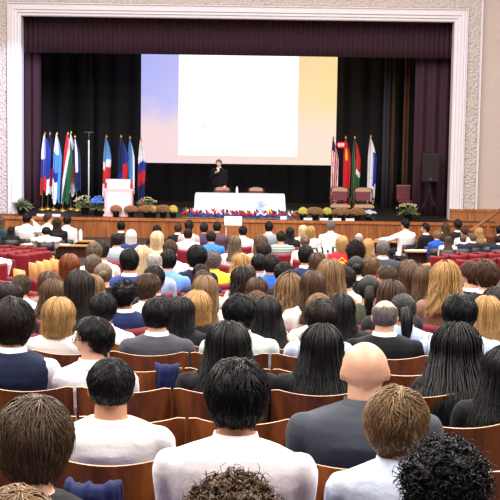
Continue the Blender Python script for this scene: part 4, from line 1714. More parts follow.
def flag(px_top, py_top, px_base, Y, length, width, colfn, label, lean=0, seed=0):
    zt = at(px_top, py_top, Y).z - .12
    width *= .88
    x = at(px_base, 200, Y).x
    xt = at(px_top, py_top, Y).x
    base = Vector((x, Y, ZS))
    o = empty('flag', base)
    top = Vector((xt - x, 0, zt - ZS))
    mb = MB()
    mb.lathe([(.02, 0), (.16, 0), (.17, .03), (.06, .07), (.03, .12), (.02, .12)], n=16)
    obj('flag_base', mb, M['brass'], o, smooth=True)
    mb = MB()
    mb.tube([(0, 0, .05), top], .017, 8)
    obj('flag_pole', mb, M['pole_wood'], o, smooth=True)
    mb = MB()
    mb.lathe([(.002, 0), (.03, .02), (.04, .05), (.025, .09), (.004, .14)], c=tuple(top), n=10)
    obj('finial', mb, M['brass'], o, smooth=True)
    # the cloth hangs down from the pole in gathered folds
    mb = MB()
    nu, nv = 26, 22
    vs, fs, mi = [], [], []
    for side in (0, 1):
        for i in range(nv + 1):
            v = i / nv
            for j in range(nu + 1):
                u = j / nu
                p = top * (1 - .98 * v * length / top.length)
                hang = min(1, v * 3.2 + .1)
                wd = width * (.12 + .88 * (hang ** .7)) * (1 - .12 * v)
                dx = (u - .28) * wd
                dy = -.05 - .06 * math.sin(u * PI * 5 + seed + v * .8) * (.4 + .6 * v) - .03 * math.sin(u * 9 + seed * 2) + side * .012
                drop = .16 * (u - .3) * (1 - v) * length * .6 + .10 * v * length * abs(math.sin(u * PI * 1.5 + seed))
                vs.append(Vector((p.x + dx, p.y + dy, p.z - drop)))
    n1 = nu + 1
    off = n1 * (nv + 1)
    for i in range(nv):
        for j in range(nu):
            a = i * n1 + j
            c_ = FI[colfn((j + .5) / nu, (i + .5) / nv)]
            fs.append((a, a + n1, a + n1 + 1, a + 1)); mi.append(c_)
            a += off
            fs.append((a, a + 1, a + n1 + 1, a + n1)); mi.append(c_)
    for i in range(nv):
        for a in (i * n1, i * n1 + nu):
            fs.append((a, a + off, a + off + n1, a + n1)); mi.append(mi[0])
    for j in range(nu):
        for a in (j, nv * n1 + j):
            fs.append((a, a + 1, a + off + 1, a + off)); mi.append(mi[-1])
    mb.add(vs, fs)
    mb.mi = mi
    obj('flag_cloth', mb, [M[n] for n in MF], o, smooth=True)
    tag(o, label, 'flag', 'national flags on the stage')


def bands(*bs):
    def f(u, v):
        for lim, c_ in bs:
            if v + .12 * (u - .5) <= lim:
                return c_
        return bs[-1][1]
    return f


def diag(*bs):
    def f(u, v):
        t = u * .62 + v * .5
        for lim, c_ in bs:
            if t <= lim:
                return c_
        return bs[-1][1]
    return f


YF = 51.6
flag(45, 132, 42, YF, 1.9, .36, lambda u, v: 'white' if (u < .42 and v < .42) else ('blue' if v < .74 else ('red' if u < .7 else 'white')), 'white and blue flag with red tip, outermost on the stage', seed=1)
flag(50, 132, 47.5, YF + .35, 1.9, .34, lambda u, v: 'navy' if v < .55 else ('red' if v < .86 else 'white'), 'navy flag with red end, second from the outer curtain', seed=2)
flag(57, 132, 53.6, YF, 2.2, .34, lambda u, v: 'light' if u > .62 or .25 < v < .55 else ('white' if v < .4 or v > .68 else 'blue'), 'light blue and white flag in middle of the flag group', seed=3)
flag(68, 132, 62.5, YF - .28, 2.2, .36, diag((.34, 'red'), (.52, 'white'), (2, 'green')), 'red, white and green flag left of the dark blue one', seed=4)
flag(71, 131, 70.6, YF + .4, 2.0, .3, bands((.25, 'white'), (.45, 'navy'), (.8, 'orange'), (2, 'white')), 'flag with orange and white end between green and dark blue', seed=5)
flag(75, 135, 77, YF, 1.7, .3, lambda u, v: 'white' if .25 < u < .6 and v < .62 else 'navy', 'dark blue flag with grey white streak, nearest the white pole', seed=6)
flag(106.5, 135, 104, 51.9, 1.9, .3, bands((.36, 'light'), (.5, 'white'), (.74, 'red'), (2, 'white')), 'pale blue, white and red flag left behind podium', seed=7)
flag(121, 135, 121, 51.9, 1.6, .4, lambda u, v: 'red' if (u > .5 and v > .5) else ('navy' if v < .75 and u < .75 else 'blue'), 'dark blue flag with red corner behind podium middle', seed=8)
flag(130, 136, 131, 52.1, 1.8, .26, lambda u, v: 'light' if u < .7 else 'white', 'plain light blue flag behind podium right side', seed=9)
flag(141, 138, 139, 51.9, 2.1, .3, bands((.3, 'white'), (.46, 'blue'), (.66, 'red'), (.94, 'navy'), (2, 'red')), 'white, blue and red flag right of the podium', seed=10)
flag(333.5, 136, 332.5, 52.0, 2.1, .3, lambda u, v: 'navy' if (v < .2 and u < .62) else ('red' if int(u * 7 + v * 1.5) % 2 == 0 else 'white'), 'flag of red and white stripes with navy canton', seed=11)
flag(346, 136, 344, 52.0, 2.05, .3, lambda u, v: 'gold' if (.12 < v < .34 and .25 < u < .6) else 'red', 'plain red flag with gold stars behind armchair', seed=12)
flag(355, 136, 353, 52.0, 2.0, .36, lambda u, v: 'red' if (u > .5 and v < .5) else ('white' if (u > .5 and v < .6) else ('black' if u > .3 and v < .3 else 'green')), 'green and black flag with red triangle behind armchairs', seed=13)
flag(371, 135, 368.5, 52.0, 2.1, .36, lambda u, v: 'blue' if (u > .62 and .2 < v < .72) else 'white', 'white and blue flag standing right of the armchairs', seed=14)

# white pole with a short arm
o = empty('white_pole_stand', (at(88.7, 200, 52.6).x, 52.6, ZS))
z1 = at(88.7, 140, 52.6).z - ZS
mb = MB(); mb.tube([(0, 0, .03), (0, 0, z1)], .026, 10); obj('pole', mb, M['white_paint'], o, smooth=True)
mb = MB(); mb.lathe([(.02, 0), (.2, 0), (.2, .025), (.03, .05)], n=18); obj('pole_base', mb, M['iron'], o, smooth=True)
mb = MB(); mb.tube([(0, 0, z1), (0, 0, z1 + .27)], .012, 8); mb.tube([(-.15, 0, z1 + .27), (.15, 0, z1 + .27)], .014, 8); obj('cross_arm', mb, M['grey_plastic'], o, smooth=True)
tag(o, 'thin white pole with a short cross arm beside the flags', 'pole stand')

# red oval sign hung beside the screen
p = at(341.5, 145, 53.4)
o = empty('oval_sign', p)
mb = MB()
prof = [(.16 * math.copysign(abs(math.cos(t)) ** .7, math.cos(t)), .105 * math.copysign(abs(math.sin(t)) ** .8, math.sin(t))) for t in [2 * PI * j / 28 for j in range(28)]]
mb.rings([[Vector((x, 0, z)) for x, z in prof], [Vector((x, .08, z)) for x, z in prof]])
obj('sign_panel', mb, M['sign_red'], o)
mb = MB()
for x, w in ((-.10, .02), (-.055, .02), (-.015, .02), (.03, .02), (.075, .02)):
    mb.box((x - w / 2, -.006, -.045), (x + w / 2, 0, .05))
mb.box((-.11, -.006, -.052), (-.06, 0, -.034)); mb.box((-.11, -.006, .035), (-.06, 0, .052)); mb.box((.0, -.006, .035), (.1, 0, .052)); mb.box((-.11, -.006, -.006), (-.075, 0, .008))
obj('sign_lettering', mb, M['sign_white'], o)
mb = MB(); mb.tube([(0, .05, .1), (0, .05, 4.5)], .008, 6); obj('hanging_wire', mb, M['iron'], o)
tag(o, 'small red oval sign with white lettering next to the red flag', 'sign')

# ------------------------------------------------------------------ podium, table, speaker
Y = 49.95
o = empty('podium', (at(119, 212, Y).x, Y, ZS))
k = Y / FPX
mb = MB()
mb.rings([[Vector((x, y, z)) for x, y in ((-w, -.25), (w, -.25), (w, .25), (-w, .25))] for w, z in ((.5, 0), (.5, .06), (.46, .07), (.46, .86), (.50, .88), (.50, .93))])
obj('podium_body', mb, M['podium'], o)
mb = MB()
mb.box((-.38, -.258, .14), (.38, -.25, .8))
obj('podium_panel', mb, M['podium_panel'], o)
mb = MB()
mb.rings([[Vector((x, y, z)) for x, y in ((-.38, y0), (.38, y0), (.38, .2), (-.38, .2))] for y0, z in ((-.22, .93), (-.2, 1.18), (-.16, 1.22))])
obj('reading_desk', mb, M['podium_panel'], o)
mb = MB()
for sx in (-.42, .42):
    mb = MB()
    mb.box((sx - .03, -.2, .93), (sx + .03, .1, 1.1))
    obj('desk_bracket', mb, M['f_red'], o)
tag(o, 'pale pink podium with a white reading desk among the flags', 'podium')

Y = 50.55
x0, x1 = at(195.5, 195, Y).x, at(284.5, 195, Y).x
xc, hw = (x0 + x1) / 2, (x1 - x0) / 2
o = empty('conference_table', (xc, Y, ZS))
mb = MB(); mb.box((-hw + .09, -.3, .705), (hw - .09, .3, .735)); obj('tabletop', mb, M['dark_wood'], o)
for sx in (-1, 1):
    for sy in (-1, 1):
        mb = MB(); mb.tube([(sx * (hw - .2), sy * .22, 0), (sx * (hw - .2), sy * .22, .705)], .025, 8); obj('leg', mb, M['iron'], o)
tag(o, 'long table hidden under the white cloth on stage', 'table')
mb = MB()
rings = []
n = 40
per = []
for j in range(n): per.append((-hw + 2 * hw * j / n, -.38))
for j in range(10): per.append((hw, -.38 + .76 * j / 10))
for j in range(n): per.append((hw - 2 * hw * j / n, .38))
for j in range(10): per.append((-hw, .38 - .76 * j / 10))
for t in (0, .5, .96):
    z = .745 - t * .74
    ring = []
    for q, (x, y) in enumerate(per):
        f = 1 + t * (.035 + .012 * math.sin(q * 1.9))
        ring.append(Vector((x * f, y * (1 + t * (.12 + .06 * math.sin(q * 1.9))), z)))
    rings.append(ring)
mb.rings([[Vector((x * .985, y * .985, .752)) for x, y in per]] + rings, cap=False)
mb.f.append(tuple(reversed(range(len(per)))))
mb.mi.append(0)
cl = obj('tablecloth', mb, M['white_cloth'], None, (xc, Y, ZS), smooth=True)
cl.data.polygons.foreach_set('use_smooth', [len(p.vertices) == 4 for p in cl.data.polygons])
tag(cl, 'white cloth draped to the floor over the long stage table', 'tablecloth')
mb = MB()
em = plain('pale_emblem', '#a8c4ec', .8)
ec = at(261, 201, Y).x - xc
for rr in (.05, .10, .15):
    mb.tube([Vector((ec + rr * math.cos(a), -.405 - .012, .42 + rr * math.sin(a))) for a in [2 * PI * j / 24 for j in range(25)]], .009, 6)
for a in range(4):
    c_, s_ = math.cos(a * PI / 4), math.sin(a * PI / 4)
    mb.tube([(ec - .15 * c_, -.417, .42 - .15 * s_), (ec + .15 * c_, -.417, .42 + .15 * s_)], .006, 6)
for sx in (-1, 1):
    for j in range(7):
        a = -PI / 2 + sx * (.35 + j * .3)
        mb.ell((ec + .2 * math.cos(a), -.417, .42 + .2 * math.sin(a)), (.03, .006, .014), 8, 6)
obj('cloth_emblem', mb, em, cl)
# blue runner along the foot of the table
mb = MB()
x0r, x1r = at(190, 216, 49.9).x, at(290, 216, 49.9).x
rings = []
for j in range(41):
    x = x0r + (x1r - x0r) * j / 40
    w = .02 * math.sin(j * 1.3)
    rings.append([Vector((x, 49.72 + w, ZS)), Vector((x, 49.75 + w, ZS + .1)), Vector((x, 49.95 + w, ZS + .14)), Vector((x, 50.0, ZS))])
mb.rings(rings)
tag(obj('bunting', mb, M['blue_cloth'], smooth=True), 'blue cloth bunting along the foot of the white table', 'bunting')
# miniature flags in front of the table
r = random.Random(5)
cols = [('f_red', 'f_white'), ('f_blue', 'f_white'), ('f_red', 'f_blue'), ('f_white', 'f_red'), ('f_navy', 'f_red'), ('f_white', 'f_light'), ('f_green', 'f_red'), ('f_black', 'f_red'), ('f_light', 'f_white'), ('f_gold', 'f_red')]
protos = {}
n = 62
for q in range(n):
    px = 183 + (297 - 183) * q / (n - 1) + r.uniform(-.4, .4)
    Yq = r.choice((49.55, 49.62, 49.68))
    ca, cb = r.choice(cols)
    if (ca, cb) not in protos:
        mb = MB()
        mb.lathe([(.005, 0), (.035, 0), (.035, .012), (.008, .02)], n=10, mi=0)
        mb.tube([(0, 0, .015), (0, 0, .31)], .004, 6, mi=0)
        for i_, (za, zb_) in enumerate(((.29, .22), (.22, .15))):
            rings = []
            for j in range(7):
                u = j / 6
                y = .012 * math.sin(u * 7)
                dz = -.07 * u
                rings.append([Vector((.004 + .1 * u, y, za + dz)), Vector((.004 + .1 * u, y + .004, za + dz)), Vector((.004 + .1 * u, y + .004, zb_ + dz)), Vector((.004 + .1 * u, y, zb_ + dz))])
            mb.rings(rings, 1 + i_)
        protos[(ca, cb)] = mb.mesh('desk_flag', [M['brass'], M[ca], M[cb]])
    o = link('desk_flag', protos[(ca, cb)], None, (at(px, 210, Yq).x, Yq, ZS + .004))
    o.rotation_euler = (0, 0, r.uniform(-.7, .7) + (PI if r.random() < .4 else 0))
    if r.random() < .25:
        o.scale = (1, 1, 1.15)
    tag(o, 'miniature national flag in the row before the white table', 'flag', 'miniature flags along the table foot')

# ornate armchairs
def carved_chair(px, Y, label, scale=1.0, group='carved armchairs on the stage'):
    o = empty('carved_armchair', (at(px, 200, Y).x, Y, ZS), PI)
    o.scale = (scale, scale, scale)
    mb = MB()
    for sx in (-1, 1):
        mb.tube([(sx * .3, -.25, .40), (sx * .31, -.29, .75), (sx * .3, -.3, .98)], [.028, .024, .028], 8)
    mb.tube([(-.32, -.3, .96), (-.2, -.31, 1.0), (0, -.31, 1.03), (.2, -.31, 1.0), (.32, -.3, .96)], [.03, .028, .034, .028, .03], 8)
    mb.tube([(-.3, -.27, .55), (.3, -.27, .55)], .022, 8)
    obj('back_frame', mb, M['dark_wood'], o, smooth=True)
    mb = MB()
    mb.rings([[Vector((x * f, -.27 - .02 * f + y, .60 + z * .36)) for x, z in ((-.26, 0), (.26, 0), (.27, .9), (.15, 1.0), (-.15, 1.0), (-.27, .9))] for f, y in ((.96, -.035), (1, -.02), (1, .02), (.92, .05))])
    bp_ = obj('back_panel', mb, M['maroon_box'], o)
    mb = MB()
    mb.rings([[Vector((x, -.29 + y, z)) for x, z in ((-.27, .90), (.27, .90), (.25, .99), (.12, 1.03), (-.12, 1.03), (-.25, .99))] for y in (-.045, .055)])
    obj('headrest', mb, M['chair_fabric'], o)
    mb = MB()
    mb.rings([[Vector((x * f, y * f + .02, z)) for x, y in ((-.31, -.26), (.31, -.26), (.33, .28), (-.33, .28))] for f, z in ((1, .40), (1.02, .43), (1, .47), (.9, .49))])
    obj('seat', mb, M['chair_fabric'], o, smooth=False)
    mb = MB()
    mb.box((-.31, -.26, .33), (.31, .29, .40))
    obj('seat_rail', mb, M['dark_wood'], o)
    for sx in (-1, 1):
        mb = MB(); mb.tube([(sx * .3, -.27, .68), (sx * .34, 0, .69), (sx * .33, .27, .66), (sx * .33, .3, .62)], [.026, .03, .032, .02], 8); mb.tube([(sx * .32, .24, .40), (sx * .33, .25, .66)], .022, 8)
        obj('armrest', mb, M['dark_wood'], o, smooth=True)
        for y in (-.24, .25):
            mb = MB(); mb.tube([(sx * .28, y, .36), (sx * .3, y, .2), (sx * .28, y, 0)], [.034, .024, .02], 8)
            obj('leg', mb, M['dark_wood'], o, smooth=True)
    tag(o, label, 'armchair', group)


carved_chair(222, 51.35, 'carved armchair behind the table in front of the speaker', .87)
carved_chair(256, 51.35, 'carved armchair standing empty behind the table', .87)
carved_chair(340, 50.1, 'carved armchair below the red flag', 1.0)
carved_chair(363.5, 50.1, 'carved armchair below the green and black flag', 1.0)

# man speaking behind the table
Y = 51.9
xm = at(219, 180, Y).x
o = person((xm, Y, ZS), 'short.5', 'grey', 'jacket', '#0e0e13', 0, 'l', 'stand', 1.15, 'person in dark suit speaking into a microphone behind the table', PI - .4, (1.06, 1.06, 1.04), legcol='#15151c')
spk = o
Jm = POSES['stand']
mb = MB()
w_ = Vector(Jm['armR'][2])
mp_ = w_ + Vector((-.075, .05, .05))
mb.tube([mp_ + Vector((0, -.0, -.09)), mp_ + Vector((0, .005, .08))], [.011, .014], 10)
mb.ell(mp_ + Vector((0, .008, .105)), (.024, .024, .03), 12, 8)
mic = obj('microphone', mb, M['black'], None, smooth=True)
mic.location = (xm, Y, ZS)
mic.rotation_euler = (0, 0, PI - .4)
mic.scale = (1.06, 1.06, 1.04)
tag(mic, 'black hand microphone held by the person in dark suit', 'microphone')
mb = MB()
mb.rings([[Vector((a, .125 + (z < 1.3) * .01, z)), Vector((b_, .125 + (z < 1.3) * .01, z)), Vector((b_, .138 + (z < 1.3) * .01, z)), Vector((a, .138 + (z < 1.3) * .01, z))] for a, b_, z in ((-.012, .012, 1.02), (-.03, .03, 1.12), (-.016, .016, 1.38), (-.022, .022, 1.42))])
obj('necktie', mb, M['f_navy'], spk)
mb = MB()
mb.rings([[Vector((-h_, y_ - .02, z)), Vector((h_, y_ - .02, z)), Vector((h_, y_, z)), Vector((-h_, y_, z))] for z, h_, y_ in ((1.12, .015, .146), (1.3, .045, .14), (1.36, .055, .128), (1.43, .06, .112), (1.478, .045, .098))])
obj('shirt_front', mb, M['paper'], spk)
# white water bottle standing on the table
def bottle(loc, label, mat='bottle', s=1.0, group=None):
    mb = MB(); mb.lathe([(.002, 0), (.032, 0), (.034, .02), (.034, .14), (.03, .16), (.014, .19), (.013, .205)], n=14)
    o = obj('bottle', mb, M[mat], None, loc, smooth=True)
    o.scale = (s, s, s)
    mb = MB(); mb.lathe([(.002, .205), (.016, .205), (.016, .225), (.002, .227)], n=12)
    obj('bottle_cap', mb, M['f_blue'], o, smooth=True)
    tag(o, label, 'bottle', group)
bottle((at(237, 187, 50.7).x, 50.7, ZS + .752), 'white bottle on the stage table right of the speaker', s=1.15)
# small items at the table's right end
mb = MB(); mb.box((-.1, 0, 0), (.1, .012, .11)); o = obj('name_card', mb, M['paper'], None, (at(283.5, 218, 49.5).x, 49.5, ZS + .006)); o.rotation_euler = (-.25, 0, 0); tag(o, 'square white card at the end of the miniature flags', 'card')
for px, lb in ((308, 'flat white card below the yellow-green pot near table'), (324, 'flat white card left of the armchairs'), (337, 'flat white card below the first armchair'), (350, 'flat pale card between the two armchairs'), (41, 'flat white sheet on stage edge below flags'), (56, 'flat white sheet on stage edge next to folded one')):
    mb = MB(); mb.rings([[Vector((x, 0, 0)), Vector((x, .04, .07)), Vector((x, .08, 0)), Vector((x, .04, .062))] for x in (-.14, .14)])
    tag(obj('place_card', mb, M['paper'], None, (at(px, 221, 49.34).x, 49.36, ZS + .008)), lb, 'card', 'cards along the stage edge')

# white stand in front of the stage
Y = 47.3
zt_, zb_ = at(233, 217, Y).z, at(233, 226, Y).z
o = empty('white_lectern', (at(233, 226, Y).x, Y, 0))
mb = MB()
mb.rings([[Vector((x, y, z)) for x, y in ((-.28, -.02), (.28, -.02), (.28, .0), (-.28, .0))] for z in (zb_ + .02, zt_)])
mb.rings([[Vector((x, y, z)) for x, y in ((-.28, -.01), (.28, -.01), (.28, .3), (-.28, .3))] for z in (zt_ - .02, zt_)])
obj('lectern_board', mb, M['white_paint'], o)
mb = MB()
for sx in (-.22, .22):
    mb.tube([(sx, .1, 0), (sx, .1, zt_ - .02)], .018, 8)
mb.box((-.3, .0, 0), (.3, .2, .03))
obj('lectern_stand', mb, M['white_paint'], o)
tag(o, 'small white lectern standing on the floor before the stage', 'lectern')

# ------------------------------------------------------------------ plants
def leaf_pts(base, dirv, L, w, droop):
    pts = []
    s = dirv.cross(Vector((0, 0, 1)))
    s = s.normalized() if s.length > 1e-3 else Vector((1, 0, 0))
    out = []
    for i in range(5):
        t = i / 4
        p = base + dirv * L * t + Vector((0, 0, -droop * t * t * L))
        ww = w * math.sin(PI * (.1 + .9 * t) * .98) if i < 4 else .002
        out.append((p, s, ww))
    return out


def potted(px, py_top, Y, spread, label, leaves=120, seed=0, flowers=None, pot='pot', leafmat='leaf', z=None):
    z = ZS if z is None else z
    zt = at(px, py_top, Y).z - z
    o = empty('potted_plant', (at(px, 210, Y).x, Y, z))
    ph = min(.3, zt * .4)
    mb = MB(); mb.lathe([(.002, 0), (.11, 0), (.15, ph - .03), (.165, ph - .03), (.165, ph), (.14, ph), (.13, ph - .03), (.002, ph - .04)], n=18)
    obj('pot', mb, M[pot], o, smooth=True)
    r = random.Random(seed)
    mb = MB()
    for q in range(leaves):
        a = r.uniform(0, 6.28)
        el = r.uniform(.15, 1.35)
        d = Vector((math.cos(a) * math.cos(el), math.sin(a) * math.cos(el), math.sin(el)))
        L = (zt - ph) * r.uniform(.55, 1.0) if el > .7 else spread * r.uniform(.6, 1.1)
        rings = []
        for p, s, ww in leaf_pts(Vector((0, 0, ph - .03)), d, L, .035 * spread / .4, r.uniform(.1, .5)):
            rings.append([p - s * ww, p + Vector((0, 0, .012)), p + s * ww, p - Vector((0, 0, .004))])
        mb.rings(rings)
    obj('foliage', mb, M[leafmat], o)
    if flowers:
        mb = MB()
        for q in range(flowers[1]):
            a = r.uniform(0, 6.28); rr = math.sqrt(r.random()) * spread * .9
            zz = ph + (zt - ph) * (1 - (rr / spread) ** 2 * .6) * r.uniform(.8, 1.03)
            mb.ell((rr * math.cos(a), rr * math.sin(a), zz), (.035, .035, .026), 8, 5)
        obj('flowers', mb, M[flowers[0]], o, smooth=True)
    tag(o, label, 'plant', 'potted plants along the stage')


def mum(px, Y, w, h, mat, label, seed):
    """bushy pot of chrysanthemums"""
    o = empty('flower_pot', (at(px, 215, Y).x, Y, ZS))
    mb = MB(); mb.lathe([(.002, 0), (.09, 0), (.12, .15), (.13, .15), (.13, .18), (.11, .18), (.1, .16), (.002, .15)], n=16)
    obj('pot', mb, M['pot'], o, smooth=True)
    r = random.Random(seed)
    mb = MB()
    mb.ell((0, 0, .18 + h * .3), (w * .85, w * .8, h * .5), 14, 8)
    obj('foliage', mb, M['leaf'], o, smooth=True)
    mb = MB()
    for d in fib(110):
        if d.z < -.35:
            continue
        d = d * r.uniform(.92, 1.05)
        p = Vector((d.x * w, d.y * w, .18 + h * .3 + d.z * h * .58))
        mb.ell(p, (.035, .035, .028), 7, 5)
    obj('flowers', mb, M[mat], o, smooth=True)
    tag(o, label, 'flowerpot', 'chrysanthemum pots on the stage edge')


mums = [(116, .17, .22, 'mum_brown', 'brown chrysanthemum pot below the podium edge'), (131, .22, .22, 'mum_brown', 'brown chrysanthemum pot right under the podium'),
        (147, .26, .24, 'mum_brown', 'brown chrysanthemum pot next to the small yellow one'), (153.5, .12, .2, 'mum_yellow', 'small yellow chrysanthemum pot between two brown ones'),
        (163, .26, .26, 'mum_brown', 'wide brown chrysanthemum pot left of the table'), (173, .14, .24, 'mum_yellow', 'yellow chrysanthemum pot beside the miniature flags'),
        (303, .14, .24, 'mum_yellow', 'yellow-green pot right of the table'), (315, .28, .26, 'mum_brown', 'wide brown chrysanthemum pot right of the table'),
        (327, .15, .24, 'mum_yellow', 'yellow-green pot left of the armchairs'), (341, .28, .26, 'mum_brown', 'brown chrysanthemum pot before the first armchair'),
        (357, .26, .26, 'mum_brown', 'brown chrysanthemum pot before the second armchair')]
for q, (px, w, h, mm, lb) in enumerate(mums):
    mum(px, 49.62, w, h, mm, lb, q)
potted(21, 194, 50.0, .42, 'leafy potted plant at the outer end of the stage', 130, 1)
potted(85, 195, 50.3, .42, 'pale leafy plant between flags and blue flowers', 150, 2, flowers=('leaf_pale', 50))
potted(98, 196, 50.0, .3, 'bunch of blue flowers beside the podium', 60, 3, flowers=('blue_flower', 110))
potted(146, 197, 51.0, .42, 'leafy plant right of the podium', 110, 4, flowers=('leaf_pale', 30))
potted(369, 210, 49.8, .26, 'pale blue hydrangea in front of the second armchair', 30, 5, flowers=('paleblue_flower', 90))
potted(408, 202, 49.9, .42, 'leafy plant in dark pot near the loudspeaker', 120, 6, flowers=('leaf_pale', 40))

# loudspeaker on its tripod
Y = 50.95
o = empty('speaker_stand', (at(428.5, 221, Y).x, Y, ZS))
zs0 = at(428.5, 181, Y).z - ZS
mb = MB(); mb.tube([(0, 0, .5), (0, 0, zs0)], .02, 10); obj('pole', mb, M['black'], o, smooth=True)
for a in (R(200), R(340), R(90)):
    mb = MB(); mb.tube([(0, 0, .85), (.42 * math.cos(a), .42 * math.sin(a), .015)], .014, 8); mb.tube([(0, 0, .5), (.25 * math.cos(a), .25 * math.sin(a), .36)], .009, 8)
    obj('leg', mb, M['black'], o, smooth=True)
mb = MB(); mb.lathe([(.02, .82), (.035, .82), (.035, .9), (.02, .9)], n=12); obj('collar', mb, M['black'], o, smooth=True)
tag(o, 'black tripod stand under the loudspeaker', 'speaker stand')
sp_ = empty('loudspeaker', (o.location.x, Y, ZS + zs0))
mb = MB()
hh_ = at(428.5, 153, Y).z - ZS - zs0
mb.rings([[Vector((x, y, z)) for x, y in ((-.27, -.2), (.27, -.2), (.3, .0), (.2, .28), (-.2, .28), (-.3, .0))] for z in (.005, hh_)])
obj('cabinet', mb, M['black'], sp_)
mb = MB(); mb.box((-.25, -.215, .06), (.25, -.2, hh_ - .05)); obj('grille', mb, M['iron'], sp_)
mb = MB(); mb.box((-.03, -.221, .07), (.03, -.215, .11)); obj('badge', mb, M['grey_plastic'], sp_)
tag(sp_, 'black loudspeaker on the tripod before the side curtain', 'loudspeaker')
# maroon leather box chair by the wing drapes
Y = 52.2
o = empty('maroon_chair', (at(404, 215, Y).x, Y, ZS), PI + .1)
mb = MB(); mb.rings([[Vector((x, y, z)) for x, y in ((-.24, -.25), (.24, -.25), (.24, -.2), (-.24, -.2))] for z in (.5, .98)]); obj('backrest', mb, M['maroon_box'], o)
mb = MB(); mb.box((-.24, -.25, .42), (.24, .22, .5)); obj('seat', mb, M['maroon_box'], o)
for sx in (-.21, .21):
    for sy in (-.22, .19):
        mb = MB(); mb.tube([(sx, sy, 0), (sx, sy, .42)], .016, 8); obj('leg', mb, M['iron'], o)
mb = MB(); mb.box((-.25, -.255, .96), (.25, -.195, 1.0)); obj('top_rail', mb, M['pole_wood'], o)
tag(o, 'maroon padded chair between drapes and leafy plant', 'chair')

# ------------------------------------------------------------------ delegates' tables before the stage
def desk(px0, px1, py, Y, label, depth=.5):
    p0, p1 = at(px0, py, Y), at(px1, py, Y)
    z = p0.z
    fz = floor_z(Y)
    h = min(.82, max(.66, z - fz))
    o = empty('wooden_table', ((p0.x + p1.x) / 2, Y, fz))
    hw = (p1.x - p0.x) / 2
    mb = MB(); mb.box((-hw, 0, h - .03), (hw, depth, h)); obj('tabletop', mb, M['tan_panel'], o)
    mb = MB(); mb.box((-hw + .05, depth - .06, h - .33), (hw - .05, depth - .04, h - .03)); obj('modesty_panel', mb, M['dark_wood'], o)
    for sx in (-1, 1):
        for y in (.05, depth - .1):
            mb = MB(); mb.tube([(sx * (hw - .06), y, -.12), (sx * (hw - .06), y, h - .03)], .018, 8); obj('leg', mb, M['iron'], o, smooth=True)
    tag(o, label, 'table', 'delegate tables in front of the stage')
    return o, fz + h


o, zt1 = desk(20, 93, 246.5, 37.62, 'tan table in front of the plaid shirt', .25)
o, zt2 = desk(14, 94, 240, 39.16, 'tan table carrying the white water bottle', .25)
o, zt3 = desk(405, 431, 251, 36.87, 'tan table with papers near the cobalt blue shirt', .35)
o, zt4 = desk(372, 402, 240, 39.16, 'tan table behind the grey-haired jacket', .25)
bottle((at(80.5, 240, 39.28).x, 39.28, zt2), 'tall white bottle on the table at the left front', s=1.5)
bottle((at(75, 240, 39.28).x, 39.28, zt2), 'grey bottle beside the tall white bottle', 'grey_plastic', s=1.25)
for (px, Y, zt, lb) in ((64, 37.63, zt1, 'white paper sheet in front of the black top'), (28, 37.63, zt1, 'white paper sheet left of the plaid shirt'), (413, 36.9, zt3, 'white paper sheet on the right tan table'),
                        (423, 36.92, zt3, 'white paper sheet at outer end of right tan table'), (384, 39.17, zt4, 'white paper sheet under the reaching sleeve')):
    mb = MB(); mb.box((-.14, 0, 0), (.14, .2, .012)); q = obj('paper', mb, M['paper'], None, (at(px, 245, Y).x, Y, zt + .001)); q.rotation_euler = (0, 0, RND.uniform(-.3, .3)); tag(q, lb, 'paper', 'papers on the delegate tables')
# laptop at the far left table
lp = empty('laptop', (at(57.5, 240, 39.28).x, 39.28, zt2))
mb = MB(); mb.box((-.16, -.1, 0), (.16, .12, .018)); obj('keyboard_base', mb, M['grey_plastic'], lp)
mb = MB(); mb.box((-.16, 0, 0), (.16, .01, .22)); sc_ = obj('screen_lid', mb, M['black'], lp, (0, .12, .018)); sc_.rotation_euler = (-.2, 0, 0)
mb = MB(); mb.box((-.145, -.003, .015), (.145, 0, .205)); obj('display', mb, plain('laptop_display', '#101014', .3, emit='#b8c8ff', es=.9), sc_)
tag(lp, 'open laptop with lit screen past the dark-haired delegate', 'laptop')

# ------------------------------------------------------------------ jackets on the seats
def draped_jacket(px, k, label, seed=0, dz=0, hw_=.07):
    x = at(px, 380, row_y(k)).x
    zt = .85
    mb = MB()
    rings = []
    n = 22
    for j in range(n + 1):
        u = -1 + 2 * j / n
        y0 = -.075 * (1 - u * u)
        w = .012 * math.sin(j * 1.7 + seed) + .008 * math.sin(j * .8)
        prof = [(-.02, -.20), (-.035, -.1), (-.03, .0), (-.01, .035), (.03, .042), (.075, .02), (.09, -.08), (.10, -.22)]
        ins = [(.07, -.2), (.06, -.05), (.04, .006), (.005, .01), (-.012, -.03), (-.006, -.19)]
        e = 1 if 0 < j < n else .9
        rings.append([Vector((u * hw_, y0 + (a + (w if a < 0 or a > .05 else 0)), zt + b_ * e * .55 + w * .5)) for a, b_ in prof + ins])
    mb.rings(rings)
    o = link('draped_jacket', baked(mb, 'jacket_cloth', [M['cloth']], .009, 5, 4000, .004), None, (x, row_y(k), row_z(k) + dz))
    o.color = lin('#121b48')
    tag(o, label, 'jacket')


draped_jacket(167, 6, 'navy blue jacket over the seat beside the black and glasses person', 1)
draped_jacket(93, 2, 'dark blue jacket over a wooden seat at the bottom edge', 4, dz=.06, hw_=.095)

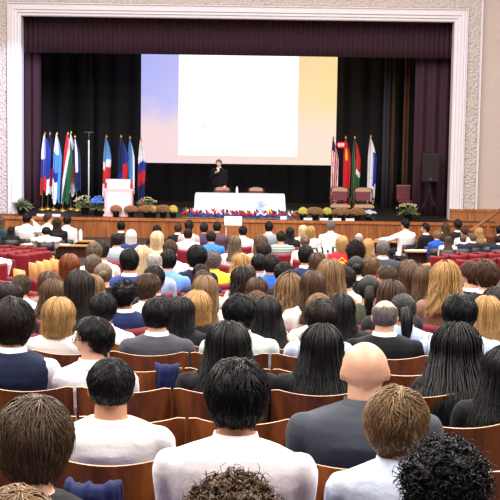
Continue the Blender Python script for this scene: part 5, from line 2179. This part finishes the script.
# ------------------------------------------------------------------ light
w = bpy.data.worlds.new('world')
bpy.context.scene.world = w
w.use_nodes = True
bg = w.node_tree.nodes['Background']
bg.inputs[0].default_value = (1.0, .93, .90, 1)
bg.inputs[1].default_value = 0.26


def area(name, loc, aim, size, power, col=(1, .94, .88), sy=None):
    l = bpy.data.lights.new(name, 'AREA')
    l.energy = power
    l.color = col
    l.size = size
    if sy:
        l.shape = 'RECTANGLE'
        l.size_y = sy
    o = bpy.data.objects.new(name, l)
    C.objects.link(o)
    o.location = loc
    d = Vector(aim) - Vector(loc)
    o.rotation_euler = d.to_track_quat('-Z', 'Y').to_euler()
    return o


for y, pw in ((4, 1350), (12, 1600), (20, 1700), (28, 1850), (36, 1400), (42, 400)):
    for x in (-6, 6):
        area('ceiling_light', (x, y, 13.5), (x * .6, y + .5, 0), 3.5, pw)


def spot(name, loc, aim, power, ang, col=(1, 1, 1), blend=.4, rad=.2):
    l = bpy.data.lights.new(name, 'SPOT')
    l.energy = power
    l.color = col
    l.spot_size = R(ang)
    l.spot_blend = blend
    l.shadow_soft_size = rad
    o = bpy.data.objects.new(name, l)
    C.objects.link(o)
    o.location = loc
    d = Vector(aim) - Vector(loc)
    o.rotation_euler = d.to_track_quat('-Z', 'Y').to_euler()


tp = (at(240, 204, 50.5).x, 50.5, ZS + .6)
spot('stage_spot', (0, 33, 12.5), tp, 6500, 16, (1, .97, 1))
spot('stage_spot', (-5, 34, 12.5), (at(119, 195, 50.5).x, 50.5, ZS + .8), 6500, 11, (1, .86, .92))
spot('stage_spot', (5, 34, 12.5), (at(352, 195, 50.7).x, 50.7, ZS + .9), 2200, 12, (1, .95, .9))
spot('stage_spot', (-5.5, 35, 12.5), (at(60, 175, 51.5).x, 51.5, ZS + 1.3), 2200, 12, (.9, .92, 1))
spot('jamb_spot', (-4, 45, 6), (at(11, 150, 50).x, 50, ZS + 2.6), 2600, 55, (.6, .66, 1))

vs = bpy.context.scene.view_settings
vs.view_transform = 'Standard'
vs.look = 'None'
vs.gamma = 1
vs.use_curve_mapping = False
vs.exposure = 0.0
bpy.context.view_layer.update()
